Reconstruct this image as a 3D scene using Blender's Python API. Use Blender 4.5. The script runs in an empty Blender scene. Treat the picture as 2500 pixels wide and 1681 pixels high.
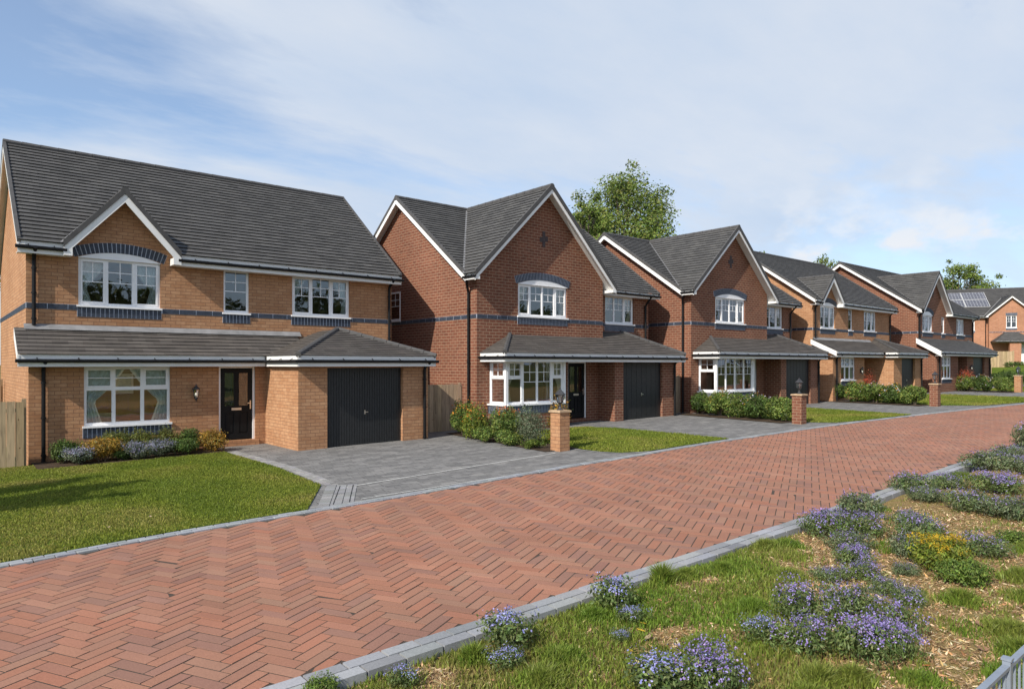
import bpy, math, random
import numpy as np
from mathutils import Vector, Matrix

random.seed(7)
rng = np.random.default_rng(7)
SC = bpy.context.scene
COL = SC.collection
SL = 0.0135                      # the street rises gently along +X


def gz(x):
    return SL * (min(max(x, -60.0), 120.0) - 8.0)


def gzn(x):
    return SL * (np.clip(x, -60.0, 120.0) - 8.0)


# ------------------------------------------------------------------ mesh helpers
class MB:
    """Collects faces in local coordinates; T maps (u, outward, z) to local xyz."""

    def __init__(s, T=None):
        s.v, s.f, s.uv, s.m, s.T = [], [], [], [], T

    def face(s, pts, mi=0, uv=None):
        p = [Vector(s.T(*q)) if s.T else Vector(q) for q in pts]
        n = Vector((0, 0, 0))
        for i in range(len(p)):
            a, b = p[i], p[(i + 1) % len(p)]
            n += Vector(((a.y - b.y) * (a.z + b.z), (a.z - b.z) * (a.x + b.x), (a.x - b.x) * (a.y + b.y)))
        if n.length > 0:
            n.normalize()
        k = len(s.v)
        s.v += [tuple(q) for q in p]
        s.f.append(tuple(range(k, k + len(p))))
        s.m.append(mi)
        if uv is None:
            if abs(n.z) > 0.97:
                uv = [(q.x, q.y) for q in p]
            else:
                h = Vector((-n.y, n.x, 0)).normalized()
                if abs(h.x) >= abs(h.y):
                    h = h if h.x > 0 else -h
                else:
                    h = h if h.y > 0 else -h
                c = math.sqrt(max(1e-6, 1 - n.z * n.z))
                uv = [(q.dot(h), q.z / c) for q in p]
        s.uv += uv

    def box(s, a0, a1, b0, b1, c0, c1, mi=0):
        P = lambda i, j, k: ((a0, a1)[i], (b0, b1)[j], (c0, c1)[k])
        for q in (((0, 0, 0), (1, 0, 0), (1, 0, 1), (0, 0, 1)), ((0, 1, 0), (0, 1, 1), (1, 1, 1), (1, 1, 0)),
                  ((0, 0, 0), (0, 0, 1), (0, 1, 1), (0, 1, 0)), ((1, 0, 0), (1, 1, 0), (1, 1, 1), (1, 0, 1)),
                  ((0, 0, 0), (0, 1, 0), (1, 1, 0), (1, 0, 0)), ((0, 0, 1), (1, 0, 1), (1, 1, 1), (0, 1, 1))):
            s.face([P(*w) for w in q], mi)

    def prism(s, poly, vec, mi=0):
        a = [Vector(q) for q in poly]
        b = [q + Vector(vec) for q in a]
        s.face(a, mi)
        s.face(b[::-1], mi)
        for i in range(len(a)):
            j = (i + 1) % len(a)
            s.face([a[i], b[i], b[j], a[j]], mi)

    def tube(s, path, r, n=8, mi=0, cap=True):
        P = [Vector(q) for q in path]
        rs = r if isinstance(r, (list, tuple)) else [r] * len(P)
        rings = []
        up = Vector((0.31, 0.17, 0.93))
        for i, q in enumerate(P):
            d = (P[min(i + 1, len(P) - 1)] - P[max(i - 1, 0)])
            d.normalize()
            x = d.cross(up)
            if x.length < 0.05:
                x = d.cross(Vector((1, 0, 0)))
            x.normalize()
            y = d.cross(x)
            rings.append([q + (x * math.cos(2 * math.pi * k / n) + y * math.sin(2 * math.pi * k / n)) * rs[i] for k in range(n)])
        for i in range(len(P) - 1):
            for k in range(n):
                l = (k + 1) % n
                s.face([rings[i][k], rings[i][l], rings[i + 1][l], rings[i + 1][k]], mi)
        if cap:
            s.face(rings[0][::-1], mi)
            s.face(rings[-1], mi)

    def lathe(s, prof, n=12, c=(0, 0, 0), mi=0, rot=0.0):
        c = Vector(c)
        R = [[c + Vector((r * math.cos(2 * math.pi * k / n + rot), r * math.sin(2 * math.pi * k / n + rot), z)) for k in range(n)] for r, z in prof]
        for i in range(len(prof) - 1):
            for k in range(n):
                l = (k + 1) % n
                s.face([R[i][k], R[i][l], R[i + 1][l], R[i + 1][k]], mi)

    def build(s, name, mats, parent=None, smooth=False):
        me = bpy.data.meshes.new(name)
        me.from_pydata(s.v, [], s.f)
        lay = me.uv_layers.new(name='UVMap')
        lay.data.foreach_set('uv', np.array(s.uv, dtype=np.float32).ravel())
        for m in (mats if isinstance(mats, (list, tuple)) else [mats]):
            me.materials.append(m)
        me.polygons.foreach_set('material_index', np.array(s.m, dtype=np.int32))
        me.polygons.foreach_set('use_smooth', np.full(len(s.f), bool(smooth), dtype=bool))
        me.update()
        return link(name, me, parent)


def link(name, me, parent=None):
    o = bpy.data.objects.new(name, me)
    COL.objects.link(o)
    if parent is not None:
        o.parent = parent
    return o


def npmesh(name, V, F, mat, col=None, parent=None, flat_n=None):
    """V (n,3), F (m,k) faces all with k corners, col (n,3) vertex colours."""
    me = bpy.data.meshes.new(name)
    V = np.asarray(V, dtype=np.float32)
    F = np.asarray(F, dtype=np.int32)
    m, k = F.shape
    me.vertices.add(len(V))
    me.vertices.foreach_set('co', V.ravel())
    me.loops.add(m * k)
    me.loops.foreach_set('vertex_index', F.ravel())
    me.polygons.add(m)
    me.polygons.foreach_set('loop_start', np.arange(0, m * k, k, dtype=np.int32))
    me.polygons.foreach_set('loop_total', np.full(m, k, dtype=np.int32))
    me.polygons.foreach_set('use_smooth', np.zeros(m, dtype=bool))
    if col is not None:
        a = me.color_attributes.new('Col', 'FLOAT_COLOR', 'POINT')
        c = np.ones((len(V), 4), dtype=np.float32)
        c[:, :3] = col
        a.data.foreach_set('color', c.ravel())
    me.materials.append(mat)
    me.update(calc_edges=True)
    me.validate()
    return link(name, me, parent)


def thing(name, label, cat, loc=(0, 0, 0), rz=0.0, group=None):
    o = bpy.data.objects.new(name, None)
    COL.objects.link(o)
    o.empty_display_size = 0.3
    o.location = loc
    o.rotation_euler = (0, 0, rz)
    tag(o, label, cat, group)
    return o


def tag(o, label, cat, group=None):
    o['label'] = label
    o['category'] = cat
    if group:
        o['group'] = group
    return o


def struct(o, kind='structure'):
    o['kind'] = kind
    return o


def copy_thing(src, label, loc, rz=0.0, scale=(1, 1, 1)):
    r = src.copy()
    COL.objects.link(r)
    r.location, r.rotation_euler, r.scale = loc, (0, 0, rz), scale
    r['label'] = label
    for ch in KIDS[src.name]:
        c = ch.copy()
        COL.objects.link(c)
        c.parent = r
        for g in KIDS.get(ch.name, ()):
            d = g.copy()
            COL.objects.link(d)
            d.parent = c
    return r


KIDS = {}


def remember(root):
    KIDS[root.name] = list(root.children)
    for c in root.children:
        KIDS[c.name] = list(c.children)


# ------------------------------------------------------------------ materials
def newmat(name):
    m = bpy.data.materials.new(name)
    m.use_nodes = True
    nt = m.node_tree
    nt.nodes.clear()
    out = nt.nodes.new('ShaderNodeOutputMaterial')
    bs = nt.nodes.new('ShaderNodeBsdfPrincipled')
    nt.links.new(bs.outputs[0], out.inputs[0])
    return m, nt, bs, out


def N(nt, t, **kw):
    n = nt.nodes.new(t)
    for k, v in kw.items():
        if k.startswith('i_'):
            n.inputs[int(k[2:]) if k[2:].isdigit() else k[2:]].default_value = v
        else:
            setattr(n, k, v)
    return n


def ramp(nt, stops):
    n = nt.nodes.new('ShaderNodeValToRGB')
    e = n.color_ramp.elements
    while len(e) > 1:
        e.remove(e[-1])
    e[0].position, e[0].color = stops[0][0], (*stops[0][1], 1)
    for p, c in stops[1:]:
        q = e.new(p)
        q.color = (*c, 1)
    return n


def mixc(nt, a, b, f, mode='MIX'):
    n = nt.nodes.new('ShaderNodeMix')
    n.data_type = 'RGBA'
    n.blend_type = mode
    for sock, v in ((n.inputs[0], f), (n.inputs[6], a), (n.inputs[7], b)):
        if hasattr(v, 'is_output'):
            nt.links.new(v, sock)
        else:
            sock.default_value = v if isinstance(v, float) else (*v, 1)
    return n.outputs[2]


def plain(name, c, rough=0.5, metal=0.0, noise=0.12, scale=6.0, spec=0.5, bump=0.0):
    m, nt, bs, out = newmat(name)
    tc = N(nt, 'ShaderNodeTexCoord')
    nz = N(nt, 'ShaderNodeTexNoise')
    nz.inputs['Scale'].default_value = scale
    nz.inputs['Detail'].default_value = 6
    nt.links.new(tc.outputs['Object'], nz.inputs['Vector'])
    lo, hi = [x * (1 - noise) for x in c], [min(1, x * (1 + noise)) for x in c]
    r = ramp(nt, [(0.3, lo), (0.7, hi)])
    nt.links.new(nz.outputs['Fac'], r.inputs[0])
    nt.links.new(r.outputs[0], bs.inputs['Base Color'])
    bs.inputs['Roughness'].default_value = rough
    bs.inputs['Metallic'].default_value = metal
    bs.inputs['Specular IOR Level'].default_value = spec
    if bump:
        b = N(nt, 'ShaderNodeBump')
        b.inputs['Strength'].default_value = bump
        b.inputs['Distance'].default_value = 0.01
        nt.links.new(nz.outputs['Fac'], b.inputs['Height'])
        nt.links.new(b.outputs[0], bs.inputs['Normal'])
    return m


def brickmat(name, c1, c2, c3, mortar, bw, rh, ms, soft=0.1, bump=0.5):
    m, nt, bs, out = newmat(name)
    uv = N(nt, 'ShaderNodeUVMap')
    wob = N(nt, 'ShaderNodeTexNoise')
    wob.inputs['Scale'].default_value = 3.1
    nt.links.new(uv.outputs[0], wob.inputs['Vector'])
    add = N(nt, 'ShaderNodeVectorMath', operation='MULTIPLY_ADD')
    nt.links.new(wob.outputs['Color'], add.inputs[0])
    add.inputs[1].default_value = (0.008, 0.008, 0)
    nt.links.new(uv.outputs[0], add.inputs[2])

    def bt(a, b, mo, bias):
        t = N(nt, 'ShaderNodeTexBrick')
        t.offset = 0.5
        t.inputs['Color1'].default_value = (*a, 1)
        t.inputs['Color2'].default_value = (*b, 1)
        t.inputs['Mortar'].default_value = (*mo, 1)
        t.inputs['Scale'].default_value = 1.0
        t.inputs['Mortar Size'].default_value = ms
        t.inputs['Mortar Smooth'].default_value = soft
        t.inputs['Bias'].default_value = bias
        t.inputs['Brick Width'].default_value = bw
        t.inputs['Row Height'].default_value = rh
        nt.links.new(add.outputs[0], t.inputs['Vector'])
        return t

    b = bt(c1, c2, mortar, 0.0)
    nz = N(nt, 'ShaderNodeTexNoise')
    nz.inputs['Scale'].default_value = 5.0
    nz.inputs['Detail'].default_value = 8
    nz.inputs['Roughness'].default_value = 0.7
    nt.links.new(uv.outputs[0], nz.inputs['Vector'])
    r = ramp(nt, [(0.45, (0, 0, 0)), (0.62, (1, 1, 1))])
    nt.links.new(nz.outputs['Fac'], r.inputs[0])
    big = N(nt, 'ShaderNodeTexNoise')
    big.inputs['Scale'].default_value = 0.5
    big.inputs['Detail'].default_value = 4
    nt.links.new(uv.outputs[0], big.inputs['Vector'])
    rb = ramp(nt, [(0.3, (0.84, 0.83, 0.82)), (0.7, (1.1, 1.1, 1.1))])
    nt.links.new(big.outputs['Fac'], rb.inputs[0])
    b2 = bt(c3, c3, mortar, 0.0)
    f = N(nt, 'ShaderNodeMath', operation='MULTIPLY')
    nt.links.new(r.outputs[0], f.inputs[0])
    f.inputs[1].default_value = 0.55
    c = mixc(nt, b.outputs['Color'], b2.outputs['Color'], f.outputs[0])
    c = mixc(nt, c, rb.outputs[0], 1.0, 'MULTIPLY')
    nt.links.new(c, bs.inputs['Base Color'])
    bs.inputs['Roughness'].default_value = 0.85
    bs.inputs['Specular IOR Level'].default_value = 0.25
    bp = N(nt, 'ShaderNodeBump')
    bp.inputs['Strength'].default_value = bump
    bp.inputs['Distance'].default_value = 0.008
    h = N(nt, 'ShaderNodeMath', operation='MULTIPLY_ADD')
    nt.links.new(b.outputs['Fac'], h.inputs[0])
    h.inputs[1].default_value = -1.0
    nt.links.new(nz.outputs['Fac'], h.inputs[2])
    nt.links.new(h.outputs[0], bp.inputs['Height'])
    nt.links.new(bp.outputs[0], bs.inputs['Normal'])
    return m


def leafmat(name, trans=0.35, rough=0.55):
    m, nt, bs, out = newmat(name)
    at = N(nt, 'ShaderNodeVertexColor', layer_name='Col')
    nt.links.new(at.outputs[0], bs.inputs['Base Color'])
    bs.inputs['Roughness'].default_value = rough
    bs.inputs['Specular IOR Level'].default_value = 0.3
    tr = N(nt, 'ShaderNodeBsdfTranslucent')
    nt.links.new(at.outputs[0], tr.inputs[0])
    mx = N(nt, 'ShaderNodeMixShader')
    mx.inputs[0].default_value = trans
    nt.links.new(bs.outputs[0], mx.inputs[1])
    nt.links.new(tr.outputs[0], mx.inputs[2])
    nt.links.new(mx.outputs[0], out.inputs[0])
    return m


def vcolmat(name, rough=0.85, bump=0.3, scale=40.0, amount=0.25, spec=0.25):
    """Per-brick colour from the mesh, worked over with fine noise."""
    m, nt, bs, out = newmat(name)
    at = N(nt, 'ShaderNodeVertexColor', layer_name='Col')
    tc = N(nt, 'ShaderNodeTexCoord')
    nz = N(nt, 'ShaderNodeTexNoise')
    nz.inputs['Scale'].default_value = scale
    nz.inputs['Detail'].default_value = 6
    nz.inputs['Roughness'].default_value = 0.7
    nt.links.new(tc.outputs['Object'], nz.inputs['Vector'])
    nb = N(nt, 'ShaderNodeTexNoise')
    nb.inputs['Scale'].default_value = 0.7
    nb.inputs['Detail'].default_value = 5
    nt.links.new(tc.outputs['Object'], nb.inputs['Vector'])
    r = ramp(nt, [(0.3, (1 - amount,) * 3), (0.7, (1 + amount,) * 3)])
    nt.links.new(nz.outputs['Fac'], r.inputs[0])
    r2 = ramp(nt, [(0.3, (0.88, 0.885, 0.89)), (0.7, (1.08, 1.075, 1.07))])
    nt.links.new(nb.outputs['Fac'], r2.inputs[0])
    c = mixc(nt, at.outputs[0], r.outputs[0], 1.0, 'MULTIPLY')
    c = mixc(nt, c, r2.outputs[0], 1.0, 'MULTIPLY')
    nt.links.new(c, bs.inputs['Base Color'])
    bs.inputs['Roughness'].default_value = rough
    bs.inputs['Specular IOR Level'].default_value = spec
    bp = N(nt, 'ShaderNodeBump')
    bp.inputs['Strength'].default_value = bump
    bp.inputs['Distance'].default_value = 0.006
    nt.links.new(nz.outputs['Fac'], bp.inputs['Height'])
    nt.links.new(bp.outputs[0], bs.inputs['Normal'])
    return m


def glassmat():
    m, nt, bs, out = newmat('window_glass')
    nt.nodes.remove(bs)
    tr = N(nt, 'ShaderNodeBsdfTransparent')
    tr.inputs[0].default_value = (0.86, 0.9, 0.88, 1)
    gl = N(nt, 'ShaderNodeBsdfGlossy')
    gl.inputs[0].default_value = (0.95, 0.97, 1.0, 1)
    gl.inputs['Roughness'].default_value = 0.015
    fr = N(nt, 'ShaderNodeFresnel')
    fr.inputs[0].default_value = 1.6
    ma = N(nt, 'ShaderNodeMath', operation='MULTIPLY_ADD')
    ma.inputs[1].default_value = 1.3
    ma.inputs[2].default_value = 0.08
    ma.use_clamp = True
    nt.links.new(fr.outputs[0], ma.inputs[0])
    tc = N(nt, 'ShaderNodeTexCoord')
    nz = N(nt, 'ShaderNodeTexNoise')
    nz.inputs['Scale'].default_value = 1.3
    nt.links.new(tc.outputs['Object'], nz.inputs['Vector'])
    bp = N(nt, 'ShaderNodeBump')
    bp.inputs['Strength'].default_value = 0.12
    bp.inputs['Distance'].default_value = 0.02
    nt.links.new(nz.outputs['Fac'], bp.inputs['Height'])
    nt.links.new(bp.outputs[0], gl.inputs['Normal'])
    mx = N(nt, 'ShaderNodeMixShader')
    nt.links.new(ma.outputs[0], mx.inputs[0])
    nt.links.new(tr.outputs[0], mx.inputs[1])
    nt.links.new(gl.outputs[0], mx.inputs[2])
    nt.links.new(mx.outputs[0], out.inputs[0])
    return m


def roofmat(name, c, rough=0.7):
    m, nt, bs, out = newmat(name)
    uv = N(nt, 'ShaderNodeUVMap')
    t = N(nt, 'ShaderNodeTexBrick')
    t.offset = 0.5
    t.inputs['Color1'].default_value = (*[x * 0.8 for x in c], 1)
    t.inputs['Color2'].default_value = (*[x * 1.2 for x in c], 1)
    t.inputs['Mortar'].default_value = (*[x * 0.55 for x in c], 1)
    t.inputs['Scale'].default_value = 1
    t.inputs['Mortar Size'].default_value = 0.004
    t.inputs['Brick Width'].default_value = 0.33
    t.inputs['Row Height'].default_value = 0.21
    nt.links.new(uv.outputs[0], t.inputs['Vector'])
    nz = N(nt, 'ShaderNodeTexNoise')
    nz.inputs['Scale'].default_value = 2.0
    nz.inputs['Detail'].default_value = 9
    nz.inputs['Roughness'].default_value = 0.7
    mp = N(nt, 'ShaderNodeMapping')
    mp.inputs['Scale'].default_value = (0.6, 2.2, 1)
    nt.links.new(uv.outputs[0], mp.inputs[0])
    nt.links.new(mp.outputs[0], nz.inputs['Vector'])
    r = ramp(nt, [(0.25, (0.72, 0.72, 0.74)), (0.5, (1, 1, 1)), (0.75, (1.35, 1.32, 1.25))])
    nt.links.new(nz.outputs['Fac'], r.inputs[0])
    cc = mixc(nt, t.outputs['Color'], r.outputs[0], 1.0, 'MULTIPLY')
    nt.links.new(cc, bs.inputs['Base Color'])
    bs.inputs['Roughness'].default_value = rough
    bs.inputs['Specular IOR Level'].default_value = 0.3
    bp = N(nt, 'ShaderNodeBump')
    bp.inputs['Strength'].default_value = 0.35
    bp.inputs['Distance'].default_value = 0.01
    nt.links.new(nz.outputs['Fac'], bp.inputs['Height'])
    nt.links.new(bp.outputs[0], bs.inputs['Normal'])
    return m


def woodmat(name, c):
    m, nt, bs, out = newmat(name)
    at = N(nt, 'ShaderNodeVertexColor', layer_name='Col')
    tc = N(nt, 'ShaderNodeTexCoord')
    mp = N(nt, 'ShaderNodeMapping')
    mp.inputs['Scale'].default_value = (22, 22, 1.6)
    nt.links.new(tc.outputs['Object'], mp.inputs[0])
    nz = N(nt, 'ShaderNodeTexNoise')
    nz.inputs['Scale'].default_value = 1.0
    nz.inputs['Detail'].default_value = 8
    nz.inputs['Distortion'].default_value = 1.2
    nt.links.new(mp.outputs[0], nz.inputs['Vector'])
    r = ramp(nt, [(0.25, [x * 0.55 for x in c]), (0.5, c), (0.8, [x * 1.2 for x in c])])
    nt.links.new(nz.outputs['Fac'], r.inputs[0])
    vo = N(nt, 'ShaderNodeTexVoronoi')
    mp2 = N(nt, 'ShaderNodeMapping')
    mp2.inputs['Scale'].default_value = (6, 6, 3.4)
    nt.links.new(tc.outputs['Object'], mp2.inputs[0])
    vo.inputs['Scale'].default_value = 1.0
    nt.links.new(mp2.outputs[0], vo.inputs['Vector'])
    rk = ramp(nt, [(0.05, (0.28, 0.2, 0.14)), (0.1, (1, 1, 1))])
    nt.links.new(vo.outputs['Distance'], rk.inputs[0])
    cc = mixc(nt, r.outputs[0], rk.outputs[0], 1.0, 'MULTIPLY')
    cc = mixc(nt, cc, at.outputs[0], 1.0, 'MULTIPLY')
    nt.links.new(cc, bs.inputs['Base Color'])
    bs.inputs['Roughness'].default_value = 0.8
    bs.inputs['Specular IOR Level'].default_value = 0.2
    return m


def groundmat(name, stops, scale=1.2, fine=60.0, bump=0.6):
    m, nt, bs, out = newmat(name)
    tc = N(nt, 'ShaderNodeTexCoord')
    a = N(nt, 'ShaderNodeTexNoise')
    a.inputs['Scale'].default_value = scale
    a.inputs['Detail'].default_value = 10
    a.inputs['Roughness'].default_value = 0.72
    nt.links.new(tc.outputs['Object'], a.inputs['Vector'])
    b = N(nt, 'ShaderNodeTexNoise')
    b.inputs['Scale'].default_value = fine
    b.inputs['Detail'].default_value = 4
    nt.links.new(tc.outputs['Object'], b.inputs['Vector'])
    r = ramp(nt, stops)
    nt.links.new(a.outputs['Fac'], r.inputs[0])
    r2 = ramp(nt, [(0.3, (0.6, 0.6, 0.6)), (0.7, (1.35, 1.35, 1.35))])
    nt.links.new(b.outputs['Fac'], r2.inputs[0])
    c = mixc(nt, r.outputs[0], r2.outputs[0], 1.0, 'MULTIPLY')
    nt.links.new(c, bs.inputs['Base Color'])
    bs.inputs['Roughness'].default_value = 0.95
    bs.inputs['Specular IOR Level'].default_value = 0.1
    bp = N(nt, 'ShaderNodeBump')
    bp.inputs['Strength'].default_value = bump
    bp.inputs['Distance'].default_value = 0.03
    nt.links.new(b.outputs['Fac'], bp.inputs['Height'])
    nt.links.new(bp.outputs[0], bs.inputs['Normal'])
    return m


M = {
    'orange_brick': brickmat('orange_brick', (0.41, 0.212, 0.108), (0.48, 0.275, 0.152), (0.32, 0.155, 0.08), (0.215, 0.12, 0.074), 0.27, 0.095, 0.0065),
    'red_brick': brickmat('red_brick', (0.18, 0.066, 0.040), (0.225, 0.09, 0.054), (0.10, 0.045, 0.032), (0.37, 0.265, 0.18), 0.28, 0.105, 0.0075),
    'pale_red_brick': brickmat('pale_red_brick', (0.40, 0.18, 0.10), (0.46, 0.22, 0.13), (0.30, 0.13, 0.08), (0.42, 0.31, 0.22), 0.28, 0.105, 0.0075),
    'dark_brick': plain('dark_brick', (0.032, 0.042, 0.064), 0.6, noise=0.35, scale=14, bump=0.3),
    'cross_brick': plain('cross_brick', (0.062, 0.046, 0.046), 0.8, noise=0.3, scale=14),
    'pale_mortar': plain('pale_mortar', (0.42, 0.46, 0.54), 0.9),
    'roof_tile': roofmat('roof_tile', (0.079, 0.0775, 0.076)),
    'porch_tile': roofmat('porch_tile', (0.090, 0.081, 0.074)),
    'verge_tile': plain('verge_tile', (0.066, 0.064, 0.064), 0.75, noise=0.2, scale=5),
    'lead': plain('lead', (0.22, 0.22, 0.225), 0.6, noise=0.2, scale=4),
    'white_board': plain('white_board', (0.78, 0.78, 0.77), 0.4, noise=0.05, scale=2.5),
    'white_upvc': plain('white_upvc', (0.82, 0.82, 0.83), 0.3, noise=0.03),
    'black_pvc': plain('black_pvc', (0.010, 0.010, 0.011), 0.45, noise=0.2, spec=0.22),
    'black_door': plain('black_door', (0.009, 0.0105, 0.012), 0.4, noise=0.15, spec=0.15),
    'black_board': plain('black_board', (0.017, 0.018, 0.019), 0.42, noise=0.25, scale=9),
    'chrome': plain('chrome', (0.7, 0.68, 0.62), 0.28, metal=1.0, noise=0.1),
    'glass': glassmat(),
    'curtain': plain('curtain', (0.62, 0.68, 0.68), 0.9, noise=0.2, scale=10),
    'cream_curtain': plain('cream_curtain', (0.72, 0.66, 0.54), 0.9, noise=0.2, scale=10),
    'room_wall': plain('room_wall', (0.36, 0.225, 0.12), 0.9, noise=0.15, scale=1.5),
    'room_floor': plain('room_floor', (0.36, 0.31, 0.22), 0.7, noise=0.3, scale=3),
    'room_ceiling': plain('room_ceiling', (0.6, 0.56, 0.5), 0.9),
    'fence_wood': woodmat('fence_wood', (0.42, 0.31, 0.19)),
    'grey_wood': woodmat('grey_wood', (0.34, 0.25, 0.17)),
    'leaf': leafmat('leaf'),
    'petal': leafmat('petal', 0.25, 0.6),
    'blade': leafmat('blade', 0.4, 0.5),
    'bark': plain('bark', (0.13, 0.10, 0.075), 0.9, noise=0.4, scale=12, bump=0.5),
    'paver': vcolmat('paver', 0.85, 0.5, 55.0, 0.13),
    'stone': vcolmat('stone', 0.8, 0.35, 40.0, 0.16),
    'chip': leafmat('chip', 0.05, 0.9),
    'sand_joint': plain('sand_joint', (0.05, 0.036, 0.026), 0.95, noise=0.35, scale=30),
    'cap_stone': plain('cap_stone', (0.42, 0.30, 0.19), 0.85, noise=0.25, scale=16, bump=0.4),
    'lamp_metal': plain('lamp_metal', (0.05, 0.05, 0.053), 0.45, metal=0.3, noise=0.25, scale=20),
    'rail_metal': plain('rail_metal', (0.25, 0.285, 0.34), 0.45, metal=0.2, noise=0.12, scale=18),
    'turf': groundmat('turf', [(0.3, (0.06, 0.095, 0.014)), (0.5, (0.085, 0.125, 0.018)), (0.7, (0.13, 0.145, 0.028))], 0.9, 90),
    'soil': groundmat('soil', [(0.3, (0.045, 0.03, 0.02)), (0.7, (0.09, 0.065, 0.045))], 2.0, 70),
    'straw': groundmat('straw', [(0.32, (0.17, 0.11, 0.052)), (0.45, (0.33, 0.225, 0.105)), (0.56, (0.24, 0.195, 0.07)), (0.72, (0.43, 0.315, 0.155))], 4.0, 85, 1.0),
    'field': groundmat('field', [(0.3, (0.05, 0.07, 0.02)), (0.7, (0.10, 0.11, 0.035))], 0.3, 8),
}


def lampglow():
    m, nt, bs, out = newmat('bulb_glow')
    bs.inputs['Base Color'].default_value = (1, 0.96, 0.88, 1)
    bs.inputs['Emission Color'].default_value = (1, 0.93, 0.8, 1)
    bs.inputs['Emission Strength'].default_value = 1.2
    return m


def panelmat():
    m, nt, bs, out = newmat('solar_cell')
    uv = N(nt, 'ShaderNodeUVMap')
    t = N(nt, 'ShaderNodeTexBrick')
    t.offset = 0.0
    t.inputs['Color1'].default_value = (0.06, 0.065, 0.085, 1)
    t.inputs['Color2'].default_value = (0.08, 0.085, 0.105, 1)
    t.inputs['Mortar'].default_value = (0.4, 0.4, 0.42, 1)
    t.inputs['Scale'].default_value = 1
    t.inputs['Mortar Size'].default_value = 0.014
    t.inputs['Brick Width'].default_value = 0.3
    t.inputs['Row Height'].default_value = 0.3
    nt.links.new(uv.outputs[0], t.inputs['Vector'])
    nt.links.new(t.outputs[0], bs.inputs['Base Color'])
    bs.inputs['Roughness'].default_value = 0.4
    return m


def drivemat():
    m, nt, bs, out = newmat('drive_block')
    tc = N(nt, 'ShaderNodeTexCoord')
    wob = N(nt, 'ShaderNodeTexNoise')
    wob.inputs['Scale'].default_value = 2.2
    nt.links.new(tc.outputs['Object'], wob.inputs['Vector'])
    add = N(nt, 'ShaderNodeVectorMath', operation='MULTIPLY_ADD')
    nt.links.new(wob.outputs['Color'], add.inputs[0])
    add.inputs[1].default_value = (0.04, 0.03, 0)
    rotn = N(nt, 'ShaderNodeMapping')
    rotn.inputs['Rotation'].default_value = (0, 0, math.radians(8))
    nt.links.new(tc.outputs['Object'], rotn.inputs[0])
    nt.links.new(rotn.outputs[0], add.inputs[2])
    t = N(nt, 'ShaderNodeTexBrick')
    t.offset = 0.42
    t.squash = 1.5
    t.squash_frequency = 3
    t.inputs['Color1'].default_value = (0.142, 0.14, 0.137, 1)
    t.inputs['Color2'].default_value = (0.215, 0.21, 0.204, 1)
    t.inputs['Mortar'].default_value = (0.07, 0.068, 0.066, 1)
    t.inputs['Scale'].default_value = 1
    t.inputs['Mortar Size'].default_value = 0.006
    t.inputs['Mortar Smooth'].default_value = 0.2
    t.inputs['Brick Width'].default_value = 0.26
    t.inputs['Row Height'].default_value = 0.17
    nt.links.new(add.outputs[0], t.inputs['Vector'])
    nz = N(nt, 'ShaderNodeTexNoise')
    nz.inputs['Scale'].default_value = 1.1
    nz.inputs['Detail'].default_value = 10
    nz.inputs['Roughness'].default_value = 0.75
    mp = N(nt, 'ShaderNodeMapping')
    mp.inputs['Scale'].default_value = (1.0, 2.6, 1)
    nt.links.new(tc.outputs['Object'], mp.inputs[0])
    nt.links.new(mp.outputs[0], nz.inputs['Vector'])
    r = ramp(nt, [(0.28, (0.68, 0.68, 0.70)), (0.5, (1, 1, 1)), (0.72, (1.42, 1.40, 1.36))])
    nt.links.new(nz.outputs['Fac'], r.inputs[0])
    c = mixc(nt, t.outputs['Color'], r.outputs[0], 1.0, 'MULTIPLY')
    nt.links.new(c, bs.inputs['Base Color'])
    bs.inputs['Roughness'].default_value = 0.85
    bs.inputs['Specular IOR Level'].default_value = 0.25
    bp = N(nt, 'ShaderNodeBump')
    bp.inputs['Strength'].default_value = 0.6
    bp.inputs['Distance'].default_value = 0.01
    h = N(nt, 'ShaderNodeMath', operation='MULTIPLY_ADD')
    nt.links.new(t.outputs['Fac'], h.inputs[0])
    h.inputs[1].default_value = -1.0
    nt.links.new(nz.outputs['Fac'], h.inputs[2])
    nt.links.new(h.outputs[0], bp.inputs['Height'])
    nt.links.new(bp.outputs[0], bs.inputs['Normal'])
    return m


M['bulb'] = lampglow()
M['solar'] = panelmat()
M['drive'] = drivemat()


# ------------------------------------------------------------------ noise
def vnoise(x, y, scale, seed):
    g = np.random.default_rng(seed).random((64, 64))
    x, y = np.asarray(x) / scale, np.asarray(y) / scale
    i, j = np.floor(x).astype(int), np.floor(y).astype(int)
    fx, fy = x - i, y - j
    fx, fy = fx * fx * (3 - 2 * fx), fy * fy * (3 - 2 * fy)
    q = lambda a, b: g[a % 64, b % 64]
    return (q(i, j) * (1 - fx) + q(i + 1, j) * fx) * (1 - fy) + (q(i, j + 1) * (1 - fx) + q(i + 1, j + 1) * fx) * fy


def inside(poly, x, y):
    r = np.zeros(x.shape, dtype=bool)
    n = len(poly)
    for i in range(n):
        x0, y0 = poly[i]
        x1, y1 = poly[(i + 1) % n]
        if y0 == y1:
            continue
        c = ((y0 > y) != (y1 > y)) & (x < (x1 - x0) * (y - y0) / (y1 - y0) + x0)
        r ^= c
    return r


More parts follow.
